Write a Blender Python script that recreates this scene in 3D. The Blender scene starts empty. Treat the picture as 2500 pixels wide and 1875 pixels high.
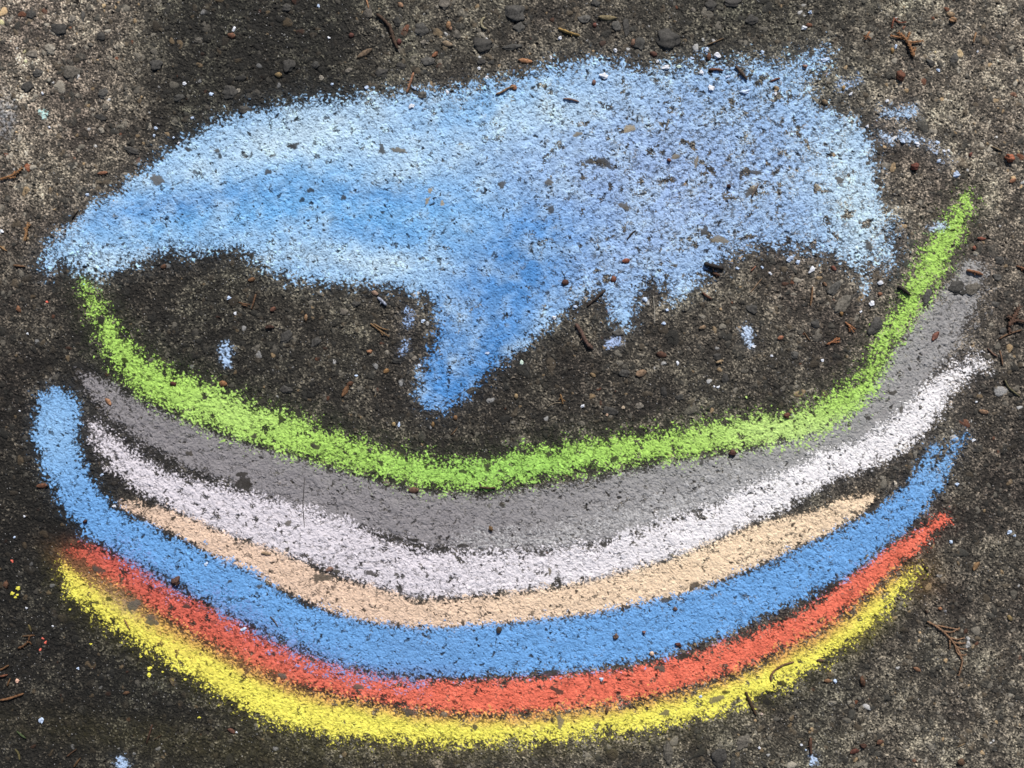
import bpy, math, random
import numpy as np
from mathutils import Vector

random.seed(7)
rng = np.random.default_rng(11)
S = 0.00052                      # metres of ground per photo pixel (2500 px across = 1.3 m)
PW, PH = 2500.0, 1875.0
SC = bpy.context.scene
COL = SC.collection
R = math.radians

# ------------------------------------------------------------------ camera
cam = bpy.data.cameras.new("camera"); camo = bpy.data.objects.new("camera", cam); COL.objects.link(camo)
cam.sensor_width = 36.0; cam.sensor_fit = 'HORIZONTAL'; CAM_H = 1.12
cam.lens = 36.0 * CAM_H / (PW * S)
cam.clip_start = 0.02; cam.clip_end = 500
camo.location = (0, 0, CAM_H); camo.rotation_euler = (0, 0, 0)
SC.camera = camo

# ------------------------------------------------------------------ light: bright open shade / hazy sun from the top of the picture
SUN_EL, SUN_AZ = 38.0, 14.0      # elevation, degrees to the right of straight up in the picture
w = bpy.data.worlds.new("World"); SC.world = w; w.use_nodes = True
nt = w.node_tree; nt.nodes.clear()
sky = nt.nodes.new('ShaderNodeTexSky'); sky.sky_type = 'NISHITA'; sky.sun_disc = False
sky.sun_elevation = R(SUN_EL); sky.sun_rotation = R(SUN_AZ); sky.air_density = 1.0; sky.dust_density = 2.5; sky.ozone_density = 1.0
bg = nt.nodes.new('ShaderNodeBackground'); bg.inputs['Strength'].default_value = 0.06
wo = nt.nodes.new('ShaderNodeOutputWorld')
nt.links.new(sky.outputs[0], bg.inputs['Color']); nt.links.new(bg.outputs[0], wo.inputs['Surface'])
sl = bpy.data.lights.new("sun", 'SUN'); sl.energy = 4.3; sl.angle = R(2.0); sl.color = (1.0, 0.955, 0.89)
so = bpy.data.objects.new("sun", sl); COL.objects.link(so)
d = Vector((math.sin(R(SUN_AZ)) * math.cos(R(SUN_EL)), math.cos(R(SUN_AZ)) * math.cos(R(SUN_EL)), math.sin(R(SUN_EL))))
so.rotation_euler = d.to_track_quat('Z', 'Y').to_euler(); so.location = (0, 0, 5)
SC.view_settings.view_transform = 'Standard'; SC.view_settings.look = 'None'
SC.view_settings.exposure = 0.08; SC.view_settings.gamma = 1.0; SC.view_settings.use_curve_mapping = False

# ------------------------------------------------------------------ small maths
def lin(c):
    c = np.asarray(c, dtype=np.float32) / 255.0
    return np.where(c <= 0.04045, c / 12.92, ((c + 0.055) / 1.055) ** 2.4).astype(np.float32)
def sstep(a, b, x):
    t = np.clip((x - a) / (b - a), 0, 1); return t * t * (3 - 2 * t)
PT = rng.permutation(1024).astype(np.int32)
GA = rng.uniform(0, 2 * math.pi, 1024).astype(np.float32); GX, GY = np.cos(GA), np.sin(GA)
def perlin(x, y, seed=0):
    xf = np.floor(x); yf = np.floor(y); fx = (x - xf).astype(np.float32); fy = (y - yf).astype(np.float32)
    ix = xf.astype(np.int32) + seed * 37; iy = yf.astype(np.int32) + seed * 91
    a0 = PT[ix & 1023]; a1 = PT[(ix + 1) & 1023]
    def g(a, jy, dx, dy):
        h = PT[(a + jy) & 1023]; return GX[h] * dx + GY[h] * dy
    n00 = g(a0, iy, fx, fy); n10 = g(a1, iy, fx - 1, fy); n01 = g(a0, iy + 1, fx, fy - 1); n11 = g(a1, iy + 1, fx - 1, fy - 1)
    ux = fx * fx * fx * (fx * (fx * 6 - 15) + 10); uy = fy * fy * fy * (fy * (fy * 6 - 15) + 10)
    a = n00 + ux * (n10 - n00); b = n01 + ux * (n11 - n01)
    return (a + uy * (b - a)) * 1.5          # about -1..1

# ------------------------------------------------------------------ the grid of the ground (finer than a picture pixel, coarser towards the horizon)
def axis(half_px, cell, grow, reach_px):
    n = int(half_px / cell); v = [i * cell for i in range(n + 1)]; c = cell
    while v[-1] < reach_px:
        c *= grow; v.append(v[-1] + c)
    v = np.array(v); return np.concatenate([-v[:0:-1], v])
CELL = 1.35
ax = axis(1400, CELL, 1.035, 60.0 / S) + PW / 2
ay = axis(1085, CELL, 1.035, 60.0 / S) + PH / 2
NX, NY = len(ax), len(ay)
X, Y = np.meshgrid(ax.astype(np.float64), ay.astype(np.float64))      # photo-pixel coordinates, Y down
cw = np.maximum(np.gradient(ax)[None, :], np.gradient(ay)[:, None]).astype(np.float32)
# a small wobble so that the grid lines do not show
jit = (cw < CELL * 1.2)
X = X + jit * rng.uniform(-.35, .35, X.shape) * CELL; Y = Y + jit * rng.uniform(-.35, .35, X.shape) * CELL
def N(scale, seed, rot=0.0, sx=1.0):
    c, s = math.cos(rot), math.sin(rot)
    wgt = np.clip(scale / cw - 1.0, 0, 1)
    return perlin((X * c + Y * s) / (scale * sx), (-X * s + Y * c) / scale, seed) * wgt
n2, n3, n5, n8, n13 = N(2.7, 11, .5), N(3.9, 1, .3), N(5.5, 2, 1.1), N(9, 3, .7), N(15, 4, 2.0)
v7 = N(7.5, 13, 2.6); v11 = N(12, 14, .1)
n30, n60, n140, n400 = N(32, 5, .4), N(70, 6, 1.3), N(150, 7, .2), N(420, 8, .9)
FINE = np.clip(3.0 / cw - .5, 0, 1)

# tone of the slab: broad darker and lighter areas, in a coarse table (rows y = 0,234..1875; columns x = 0,250..2500)
SLAB_TONE = np.array([[128.8, 118.3, 58.8, 54.9, 90.1, 96.0, 92.0, 78.3, 85.4, 113.2, 118.8], [130.9, 109.8, 58.8, 54.9, 90.1, 96.0, 92.0, 84.3, 100.3, 117.0, 118.8], [116.2, 97.1, 68.5, 72.4, 88.1, 88.1, 88.1, 93.0, 103.9, 109.5, 107.7], [82.2, 64.7, 70.5, 80.3, 88.1, 84.3, 88.1, 96.0, 100.3, 102.1, 98.4], [64.7, 56.8, 62.6, 70.5, 72.4, 70.5, 78.3, 86.2, 87.2, 91.0, 87.2], [56.8, 49.0, 58.8, 66.6, 70.5, 70.5, 74.5, 86.2, 83.7, 87.3, 85.5], [49.0, 49.0, 58.8, 66.6, 72.4, 78.3, 82.2, 92.4, 83.7, 92.8, 92.8], [52.8, 52.8, 54.9, 62.6, 76.4, 86.2, 90.1, 96.5, 85.5, 94.6, 100.0], [56.8, 58.8, 60.7, 68.5, 82.2, 90.1, 94.0, 100.7, 92.8, 107.3, 111.0]], dtype=np.float32)
GRN = np.array([          # how green-grey (+) or warm brown (-) the slab is
 [-.4,-.2, .7, .8, .3, .2, .2, .6, .5, .1, .0],
 [-.3,-.3, .7, .8, .3, .2, .2, .4, .3,-.1,-.1],
 [-.2,-.3, .4, .3, .2, .1, .1, .1,-.2,-.2,-.2],
 [-.3,-.2, .4, .3, .2, .1, .0, .0,-.3,-.3,-.3],
 [-.3, .3, .4, .3, .0,-.1, .0, .1,-.1,-.3,-.3],
 [-.1, .5, .4, .2, .0, .0, .0, .0, .0,-.2,-.3],
 [ .3, .5, .4, .2, .0, .0, .0, .0, .0,-.1,-.1],
 [ .0, .4, .5, .3,-.2, .0, .0, .2, .3, .1, .0],
 [ .2, .4, .5, .4,-.2, .0, .1, .3, .2, .1, .1]], dtype=np.float32)
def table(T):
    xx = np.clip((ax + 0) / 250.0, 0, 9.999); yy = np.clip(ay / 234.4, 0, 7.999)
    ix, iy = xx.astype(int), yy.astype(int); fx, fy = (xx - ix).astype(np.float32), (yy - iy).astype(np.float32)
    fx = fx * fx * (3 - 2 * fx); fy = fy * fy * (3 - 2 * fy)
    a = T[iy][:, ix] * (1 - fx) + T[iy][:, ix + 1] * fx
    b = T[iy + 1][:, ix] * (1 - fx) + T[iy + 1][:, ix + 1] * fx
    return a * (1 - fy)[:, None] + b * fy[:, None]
slab_tone = table(SLAB_TONE) * 1.04 * (1 + .13 * n140 + .08 * n60 + .05 * n400 + .07 * n30 + .05 * n13)
grn = np.clip(table(GRN) + .5 * n140 + .3 * n60, -1, 1)

# ------------------------------------------------------------------ relief and colour of the bare concrete
H = 0.9 * n140 + .5 * n60 + .35 * n30                         # millimetres
# hollows: thin crooked crevices between the grains plus small pits; everything else of the relief follows from them
crev = np.clip(1 - np.abs(v7) * 3.6, 0, 1) * sstep(-.25, .35, v11 + .5 * n13) + .55 * np.clip(1 - np.abs(n5) * 3.2, 0, 1) * sstep(-.1, .5, n8)
rough = .40 * n13 + .42 * n8 + .38 * n5 + .34 * n3 + .2 * n2 - .95 * crev
H = H + 1.0 * rough
lace = np.clip(1 - np.abs(N(8, 15, 1.7)) * 3.0, 0, 1) * .5 + np.clip(1 - np.abs(N(5, 16, .4)) * 2.6, 0, 1) * .4      # lacy cement skin left on the high places
crustn = .30 * n13 + .32 * n8 + .34 * n5 + .34 * n3 + .20 * n2 + .55 * lace + .24 * n60 + .26 * n30 - .45 * crev
dkf = np.clip((98 - slab_tone) / 45, 0, 1)
crust = sstep(-.10 + .12 * dkf, 1.15, crustn + (slab_tone - 80) * .0032) * FINE + .30 * (1 - FINE)
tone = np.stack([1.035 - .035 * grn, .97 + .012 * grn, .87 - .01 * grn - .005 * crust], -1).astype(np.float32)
val = (slab_tone / 255.0) * (.60 - .10 * dkf + (1.12 + .75 * dkf) * crust + .14 * n5 + .12 * n3 + .06 * n2 - .34 * np.clip(crev, 0, 1))  # last term darkens the crevices in the colour: painted shade plus dirt
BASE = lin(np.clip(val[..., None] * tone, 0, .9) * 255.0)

def stamp(px, py, rx, ry, ang, hgt, col, pw=1.0, nochalk=None, edge=.12, wob=.35, ringf=1.0, pit=0.0):
    rm = max(rx, ry) * 1.25
    i0, i1 = np.searchsorted(ax, [px - rm, px + rm]); j0, j1 = np.searchsorted(ay, [py - rm, py + rm])
    if i1 - i0 < 2 or j1 - j0 < 2: return
    sl_ = (slice(j0, j1), slice(i0, i1))
    dx = X[sl_] - px; dy = Y[sl_] - py; c, s = math.cos(ang), math.sin(ang)
    u = (dx * c + dy * s) / rx; v = (-dx * s + dy * c) / ry
    th = np.arctan2(v, u); ph = px * .37 + py * .11
    r = np.sqrt(u * u + v * v) * (1 + edge * np.sin(2 * th + ph) + edge * .7 * np.sin(3 * th + 2 * ph))
    r = r * (1 + wob * (.22 * n5[sl_] + .3 * n8[sl_] + .12 * n3[sl_]))
    m = r < 1
    if not m.any(): return
    hh0 = H[sl_].copy()
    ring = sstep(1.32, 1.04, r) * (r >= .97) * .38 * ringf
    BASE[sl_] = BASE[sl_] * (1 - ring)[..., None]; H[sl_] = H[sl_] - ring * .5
    if pit:
        H[sl_] = hh0 - np.where(m, pit * np.sqrt(np.clip(1 - r * r, 0, 1)), 0)
        a = (sstep(1.0, .6, r) * pw)[..., None]; BASE[sl_] = BASE[sl_] * (1 - a) + np.asarray(col, dtype=np.float32) * a
        NOCH[sl_] = np.maximum(NOCH[sl_], sstep(1.1, .7, r) * nochalk); return
    dome = hgt * np.sqrt(np.clip(1 - r * r, 0, 1)) - hgt * .25
    b = Hs[sl_]; hh = H[sl_]; hn = np.where(m, np.maximum(b + dome, hh * .35 + b * .65 + dome * .6), hh); H[sl_] = hn
    a = (sstep(1.0, .86, r) * pw)[..., None]
    mott = (1 + .16 * n5[sl_] + .12 * n3[sl_])[..., None]
    BASE[sl_] = BASE[sl_] * (1 - a) + (np.asarray(col, dtype=np.float32) * mott) * a
    if nochalk is not None: NOCH[sl_] = np.maximum(NOCH[sl_], sstep(1.05, .8, r) * nochalk)
Hs = (0.9 * n140 + .5 * n60 + .35 * n30).astype(np.float32)
NOCH = np.zeros_like(H, dtype=np.float32)

def grain_colour(k, s):
    t = s / 255.0
    if k < .50:  c = np.array([.62, .61, .57]) * t * rng.uniform(.7, 1.05)         # slate
    elif k < .78: c = np.array([.92, .82, .68]) * t * rng.uniform(.6, 1.1)         # brown
    elif k < .93: c = np.array([1.25, 1.2, 1.1]) * t * rng.uniform(.8, 1.2)        # pale grey
    elif k < .972: c = np.array([1.75, 1.5, 1.15]) * t * rng.uniform(.7, 1.1)      # tan
    elif k < .985: c = np.array([1.25, .78, .55]) * t * rng.uniform(.6, 1.0)        # rust
    else: c = np.array([2.1, 2.1, 2.1]) * t
    return lin(np.clip(c, 0, .85) * 255)
SX, SY = lambda x: int(np.clip(np.searchsorted(ax, x), 0, NX - 1)), lambda y: int(np.clip(np.searchsorted(ay, y), 0, NY - 1))
npb = 17000
pxs = rng.uniform(-140, 2640, npb); pys = rng.uniform(-140, 2010, npb)
rad = np.clip(np.exp(rng.normal(1.45, .48, npb)), 2.8, 19)
order = np.argsort(rad)[::-1]
for q in order:
    r_ = rad[q]; asp = rng.uniform(.6, 1.0)
    s_ = float(slab_tone[SY(pys[q]), SX(pxs[q])])
    stamp(pxs[q], pys[q], r_, r_ * asp, rng.uniform(0, 3.14), .085 * r_ + .22, grain_colour(rng.random(), s_),
          pw=rng.uniform(.5, .95), nochalk=(rng.uniform(.4, 1) if rng.random() < .004 and r_ < 8 else None), edge=.17, ringf=(1.0 if r_ > 5 else .5))
# small dark pits in the paving, gathered in clusters: chalk bridges over them only partly
pcl = sstep(-.15, .7, n60 + .7 * n30)
for q in range(17000):
    x_, y_ = rng.uniform(-60, 2560), rng.uniform(-60, 1935); jj, ii = SY(y_), SX(x_)
    if rng.random() > .10 + .9 * float(pcl[jj, ii]): continue
    r_ = float(np.clip(np.exp(rng.normal(.78, .36)), 1.5, 4.6))
    k_ = rng.random()
    stamp(x_, y_, r_ * rng.uniform(1.0, 1.6), r_ * rng.uniform(.6, 1.0), rng.uniform(0, 3.14), .1, lin(np.array([1.0, .9, .8]) * rng.uniform(24, 46)),
          pw=.92, nochalk=(1.0 if k_ < .5 else .75), edge=.3, wob=1.2, ringf=0, pit=.55 + .12 * r_)
# stones and holes showing through the chalk: x, y, rx, ry, angle (deg), tone
THRU = [(717,356,15,7,-25,50),(932,365,9,12,0,60),(975,367,17,8,15,105),(758,465,8,7,0,50),(654,420,9,7,0,70),(1225,452,9,11,0,75),
 (1050,465,6,7,0,150),(1043,490,5,9,10,150),(1080,497,7,6,0,160),(838,482,5,8,0,60),(1535,315,14,12,0,150),(1410,328,11,7,-20,120),
 (1340,445,9,11,0,90),(1650,382,11,8,0,120),(1525,505,15,10,20,90),(1345,512,12,7,-30,60),(1720,565,12,10,0,70),(1758,585,20,12,10,120),
 (1475,396,22,12,30,60),(1440,395,10,8,0,65),(1838,420,24,6,5,70),(1830,470,7,16,30,80),(1700,395,5,15,5,120),(460,365,9,7,0,50),
 (537,382,7,6,0,35),(530,368,7,6,0,80),(385,440,18,13,-10,95),(262,598,5,5,0,40),(300,596,5,4,0,50),(247,782,11,10,0,34),(305,881,9,8,0,28),
 (596,1180,17,24,10,48),(588,1158,15,7,0,50),(462,1107,8,7,0,70),(687,1024,11,9,0,34),(730,1010,8,14,0,40),(985,1106,10,8,0,36),
 (1560,1055,8,8,0,34),(1700,1037,8,6,0,34),(1130,1332,13,7,10,40),(1080,1340,10,6,0,38),(975,1315,12,5,0,36),(1010,1318,14,5,0,36),
 (1343,1395,4,10,10,110),(977,1438,6,14,5,36),(1075,1460,11,8,-20,40),(705,1276,7,9,0,95),(1225,1232,7,8,0,60),(240,1390,18,8,10,72),
 (265,1463,9,5,-5,40),(235,1471,10,4,0,45),(325,1478,20,14,0,95),(370,1515,22,12,10,90),(875,1677,14,8,10,92),(690,1650,12,8,0,90),
 (1613,1632,14,8,0,90),(1750,1706,18,9,-10,112),(1368,1762,10,16,5,120),(1625,1740,14,7,0,100),(1772,1690,9,5,10,30),(1872,1713,16,7,-10,32),
 (1910,1668,12,9,0,30),(1670,1602,14,7,-25,48),(1345,1643,22,9,0,58),(1360,1685,16,8,20,62),(1695,1430,16,9,-10,52),(1625,1466,18,5,-15,60),
 (785,1410,24,12,10,70),(905,1400,14,8,20,60),(1160,1775,9,6,0,70),(1000,1740,18,8,0,74),(1085,1745,9,7,0,110),(455,1480,9,7,0,60),
 (2085,1250,8,6,0,60),(2180,960,10,6,20,60),(2120,1020,6,6,0,48),(2220,900,6,4,0,40),(2200,1000,6,10,0,70),(820,1395,10,5,0,70),
 (1475,1330,9,6,0,50),(1325,1355,8,6,0,45),(2050,440,12,9,0,85),(2120,600,10,12,0,70),(1500,1120,10,8,0,50),(1130,1150,9,7,0,45),
 (1190,1140,8,10,0,48),(620,1065,9,6,0,60),(640,980,9,7,0,55),(770,1090,13,7,0,60),(930,1130,8,6,0,50),(1340,1110,9,6,0,55),(560,1420,5,5,0,60)]
for (a, b, c_, d_, e_, t_) in THRU:
    warm = np.array([1.03, .97, .88]) if t_ < 100 else np.array([1.06, .98, .82])
    stamp(a, b, c_ * .92, d_ * .92, R(e_), .2 if t_ < 60 else .8, lin(np.clip(warm * t_, 0, 230)), pw=.95, nochalk=.97, edge=.2, wob=1.3, ringf=0)

# ------------------------------------------------------------------ chalk: outlines traced on the ground in photo pixels / 1.1302
K = 1.1302
def sd_stroke(paths):
    """distance inside (+) or outside (-) of strokes given as [(x, y, half width), ...]; returns bbox slice and field"""
    P = [p for path in paths for p in path]
    x0 = min(p[0] - p[2] for p in P) * K - 90; x1 = max(p[0] + p[2] for p in P) * K + 90
    y0 = min(p[1] - p[2] for p in P) * K - 90; y1 = max(p[1] + p[2] for p in P) * K + 90
    i0, i1 = np.searchsorted(ax, [x0, x1]); j0, j1 = np.searchsorted(ay, [y0, y1]); s = (slice(j0, j1), slice(i0, i1))
    xs, ys = X[s].astype(np.float32), Y[s].astype(np.float32); best = np.full(xs.shape, -1e3, np.float32); UU = np.zeros_like(best); VV = np.zeros_like(best)
    arc = 0.0
    for path in paths:
        for (a, b) in zip(path[:-1], path[1:]):
            ax_, ay_, aw = a[0] * K, a[1] * K, a[2] * K; bx_, by_, bw = b[0] * K, b[1] * K, b[2] * K
            m = max(aw, bw) + 95
            ii0, ii1 = np.searchsorted(ax[i0:i1], [min(ax_, bx_) - m, max(ax_, bx_) + m]); jj0, jj1 = np.searchsorted(ay[j0:j1], [min(ay_, by_) - m, max(ay_, by_) + m])
            t_ = (slice(jj0, jj1), slice(ii0, ii1)); u = xs[t_]; v = ys[t_]
            vx, vy = bx_ - ax_, by_ - ay_; L2 = vx * vx + vy * vy
            t = np.clip(((u - ax_) * vx + (v - ay_) * vy) / L2, 0, 1)
            dd = aw + (bw - aw) * t - np.hypot(u - ax_ - vx * t, v - ay_ - vy * t)
            bt = best[t_]; w_ = dd > bt; L_ = math.sqrt(L2); cr = ((u - ax_) * vy - (v - ay_) * vx) / L_
            best[t_] = np.where(w_, dd, bt); UU[t_] = np.where(w_, arc + t * L_, UU[t_]); VV[t_] = np.where(w_, cr, VV[t_]); arc += L_
    global STK
    STK = (UU, VV)
    return s, best
def sd_poly(P):
    P = [(x * K, y * K) for x, y in P]; xs_, ys_ = [p[0] for p in P], [p[1] for p in P]
    i0, i1 = np.searchsorted(ax, [min(xs_) - 90, max(xs_) + 90]); j0, j1 = np.searchsorted(ay, [min(ys_) - 90, max(ys_) + 90]); s = (slice(j0, j1), slice(i0, i1))
    u, v = X[s].astype(np.float32), Y[s].astype(np.float32); dist = np.full(u.shape, 1e3, np.float32); ins = np.zeros(u.shape, bool)
    for k in range(len(P)):
        (x0, y0), (x1, y1) = P[k], P[(k + 1) % len(P)]; m = 100
        ii0, ii1 = np.searchsorted(ax[i0:i1], [min(x0, x1) - m, max(x0, x1) + m]); jj0, jj1 = np.searchsorted(ay[j0:j1], [min(y0, y1) - m, max(y0, y1) + m])
        t_ = (slice(jj0, jj1), slice(ii0, ii1)); vx, vy = x1 - x0, y1 - y0; L2 = vx * vx + vy * vy + 1e-6
        t = np.clip(((u[t_] - x0) * vx + (v[t_] - y0) * vy) / L2, 0, 1)
        dist[t_] = np.minimum(dist[t_], np.hypot(u[t_] - x0 - vx * t, v[t_] - y0 - vy * t))
        if y0 != y1:
            c = ((v >= min(y0, y1)) & (v < max(y0, y1))); ins ^= c & (u < x0 + (v - y0) * vx / (y1 - y0))
    dist = np.minimum(dist, 95); return s, np.where(ins, dist, -dist)

CLOUD = [(85,575),(100,530),(130,505),(170,475),(200,440),(250,415),(290,385),(330,350),(370,320),(420,285),(470,262),(540,240),(600,228),(650,215),(720,210),(800,205),(850,200),(900,195),(950,195),(1010,185),(1080,175),(1130,160),(1180,145),(1240,130),(1290,125),(1340,135),(1400,145),(1460,135),(1520,120),(1570,130),(1620,125),(1680,130),(1730,115),(1780,105),(1800,120),(1790,150),(1750,170),(1775,200),(1780,225),(1810,235),(1850,260),(1880,290),(1890,340),(1892,380),(1903,425),(1925,470),(1940,510),(1943,555),(1920,590),(1880,560),(1870,590),(1870,625),(1860,600),(1840,575),(1800,555),(1760,545),(1700,535),(1650,530),(1600,545),(1560,570),(1520,600),(1480,640),(1450,650),(1430,620),(1400,610),(1380,640),(1365,700),(1345,710),(1320,690),(1300,640),(1270,630),(1240,660),(1190,700),(1140,740),(1100,770),(1050,810),(1010,850),(960,890),(925,885),(900,850),(915,800),(935,750),(945,700),(935,660),(920,640),(880,630),(830,620),(770,610),(700,615),(640,600),(600,590),(560,570),(520,540),(480,545),(420,550),(360,550),(300,565),(260,580),(210,595),(170,590),(130,575),(100,590)]
GREEN = [(183,605,7.2),(200,655,16.2),(232,715,23.4),(270,775,29.7),(330,825,37.8),(400,855,41.4),(470,885,41.4),(550,915,40.5),(650,945,37.8),(740,975,34.2),(800,995,30.6),(870,1010,30.6),(950,1025,30.6),(1050,1025,32.4),(1141,1003,31.5),(1250,985,30.6),(1350,972,28.8),(1453,963,30.6),(1550,942,30.6),(1650,930,32.4),(1720,925,34.2),(1780,900,34.2),(1830,865,32.4),(1868,830,27.0),(1890,790,22.5),(1912,735,22.5),(1945,690,21.6),(1975,640,25.2),(2010,580,30.6),(2040,520,28.8),(2065,480,22.5),(2092,435,14.4)]
GREY = [(190,820,18),(260,880,34),(347,930,42),(430,970,46),(520,1002,49),(622,1043,58),(740,1077,58),(840,1103,56),(900,1118,58),(1000,1127,64),(1073,1133,68),(1180,1125,72),(1279,1112,74),(1370,1087,70),(1453,1060,66),(1560,1040,58),(1637,1019,52),(1750,981,52),(1853,933,52),(1920,865,55),(1984,768,51),(2030,705,54),(2072,645,44),(2100,590,28)]
WHITE = [(205,920,14),(225,950,26),(260,990,30),(300,1022,32),(347,1052,34),(430,1085,44),(520,1115,54),(620,1145,58),(726,1181,60),(820,1218,56),(900,1240,55),(1000,1242,50),(1073,1238,48),(1180,1233,44),(1279,1217,42),(1370,1193,42),(1453,1165,44),(1550,1128,40),(1637,1084,37),(1700,1056,34),(1776,1012,34),(1850,988,30),(1914,958,33),(1984,902,34),(2036,835,28),(2075,805,26),(2112,785,20)]
PEACH = [(268,1092,9),(300,1100,15),(347,1117,21),(420,1150,26),(485,1186,30),(553,1209,33),(640,1248,37),(726,1290,39),(796,1306,41),(900,1331,32),(990,1326,33),(1073,1319,33),(1180,1306,35),(1279,1292,36),(1370,1270,39),(1453,1250,41),(1550,1213,43),(1637,1176,43),(1710,1150,33),(1776,1130,29),(1840,1095,25),(1880,1078,15)]
BLUE = [(125,885,45),(120,940,49),(135,1005,41),(170,1073,41),(215,1125,41),(260,1152,41),(347,1196,43),(430,1235,47),(520,1278,51),(553,1304,47),(640,1345,45),(726,1379,49),(810,1397,51),(900,1408,53),(1000,1407,54),(1073,1402,55),(1180,1395,57),(1279,1386,58),(1370,1369,59),(1453,1347,58),(1550,1317,53),(1626,1285,51),(1700,1255,49),(1776,1217,49),(1830,1187,47),(1880,1155,41),(1940,1110,37),(1985,1065,27)]
BLUE2 = [(1975,1070,24),(2000,1010,16),(2018,968,9)]
BLUE3 = [(1995,1060,24),(2040,1005,16),(2058,970,10),(2080,945,6)]
RED = [(158,1193,10),(208,1205,28),(277,1239,36),(347,1291,35),(400,1321,36),(451,1349,36),(520,1380,40),(553,1403,38),(657,1447,36),(726,1467,36),(810,1485,32),(900,1500,33),(1000,1505,36),(1073,1506,38),(1180,1502,38),(1279,1490,37),(1370,1478,36),(1453,1460,34),(1550,1430,33),(1626,1402,31),(1700,1370,30),(1776,1332,28),(1830,1285,27),(1880,1242,27),(1930,1200,24),(1984,1165,17),(2038,1122,11)]
YEL = [(138,1218,8),(152,1243,16),(173,1265,26),(220,1301,33),(277,1335,36),(347,1375,38),(430,1427,38),(520,1479,40),(553,1500,43),(640,1529,43),(726,1547,43),(810,1560,40),(900,1571,36),(1000,1576,33),(1073,1573,33),(1180,1568,33),(1279,1556,33),(1370,1545,33),(1453,1530,33),(1550,1506,33),(1637,1472,35),(1700,1436,34),(1776,1393,32),(1830,1357,31),(1880,1317,29),(1932,1264,24),(1968,1238,21)]

fin0 = N(6.2, 24, .9)
tn = .55 * crev + .22 * fin0 + .26 * n5 + .30 * n3 + .24 * n2 + .14 * n13 - .34 * (H - Hs)
q_ = np.quantile(tn[jit][::37], np.linspace(0, 1, 201)); tn = tn + .55 * sstep(.42, .62, v7 * .5 + v11 * .75 + .4 * n5); T01 = np.interp(tn, q_, np.linspace(0, 1, 201)).astype(np.float32)   # 0 = takes chalk first, 1 = stays bare
fl_ = N(8.5, 27, 2.4); FLK = sstep(.30, .48, fl_ + .35 * fin0) * sstep(-.1, .5, N(40, 28, .5) + .6 * n13)
fin2 = N(3.4, 21, .9); fin3 = N(6, 22, .2); fl6 = N(6.5, 23, 1.9)
BASE = BASE * (1 - .30 * np.clip(T01 - .80, 0, .2) / .2)[..., None]  # pit shadow and dirt put into the stone colour of the hollows
PIG = BASE.copy(); COV = np.zeros(H.shape, np.float32); OWN = np.full(H.shape, -1, np.int16); MAC = np.zeros(H.shape, np.float32)
def along(seed, wd=5.5, ln=90):
    u, v = STK; return (perlin(u / ln, v / wd, seed) + .6 * perlin(u / (ln * .45), v / (wd * .55), seed + 5)).astype(np.float32)
def streak(ang, scale, seed, s):
    c, q = math.cos(ang), math.sin(ang); x, y = X[s], Y[s]
    return perlin((x * c + y * q) / (scale * 7), (-x * q + y * c) / scale, seed)
PITS = .24
n22 = N(24, 41, 2.2); n45 = N(48, 42, .6); PATCH = sstep(.28, .95, n22 + .6 * n45 + .35 * n13)   # spots the chalk skipped
def lay(idx, s, sd, soft, dens, col, edge_amp=9, dst=None, base_p=.13, thin=0.0, hard=.062, deep=0.93, halo=.10, pits=1.0):
    """col: array (h,w,3) or a colour; soft: px over which the edge fades; dens: field or number"""
    soft = soft * .92
    e = sd + edge_amp * 1.1 * n30[s] + edge_amp * 1.2 * n13[s] + edge_amp * 1.5 * fl6[s] + edge_amp * 1.3 * v11[s] + edge_amp * .6 * n60[s]
    D = sstep(-soft * .7, soft * .8, e) * dens - (base_p * np.clip(.35 * n60[s] + .30 * n30[s] + .25 * n13[s] + .22, 0, .9) + .46 * pits * PATCH[s]) * sstep(-soft * .4, soft * .4, e) - thin
    if dst is not None: D = D + dst * sstep(-soft * .3, soft * .4, e)
    cov = sstep(-hard, hard, D * 1.04 - .02 - T01[s]) * sstep(.0, .12, D)
    cov = cov * (1 - NOCH[s])
    dust = np.clip(.50 * sstep(.25, .95, D) * (1 - .6 * PATCH[s] * pits) + .20 * sstep(-soft * 2.0, soft * .5, e) * halo * (1 + .5 * n5[s]), 0, 1) * (1 - NOCH[s] * .8)                           # fine dust even in the hollows
    a = np.clip(np.maximum(cov * deep, dust), 0, 1)[..., None]
    col = np.broadcast_to(np.asarray(col, np.float32), e.shape + (3,))
    PIG[s] = PIG[s] * (1 - a) + col * a
    prev = COV[s]; COV[s] = np.maximum(prev * (1 - cov), 0) + cov
    mac = np.clip(D, 0, 1); win = (cov > .35) | (mac > np.maximum(MAC[s], .45))
    o = OWN[s]; o[win] = idx; OWN[s] = o; MAC[s] = np.maximum(MAC[s], mac)
def shade(c, s, amt=.07):
    f = 1 + amt * 1.5 * (1.3 * fin2[s] + 1.0 * fin3[s] + .9 * fl6[s] + .5 * n13[s] + .55 * n30[s] + .6 * n45[s]) - .10 * crev[s] + 2.2 * amt * FLK[s]; return lin(c) * f[..., None]
def mixc(a, b, t):
    return a * (1 - t[..., None]) + b * t[..., None]
def blob(s, x, y, rx, ry, ang=0):
    c, q = math.cos(R(ang)), math.sin(R(ang)); dx = X[s] - x * K; dy = Y[s] - y * K
    u = (dx * c + dy * q) / (rx * K); v = (-dx * q + dy * c) / (ry * K); return np.exp(-(u * u + v * v)).astype(np.float32)

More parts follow.
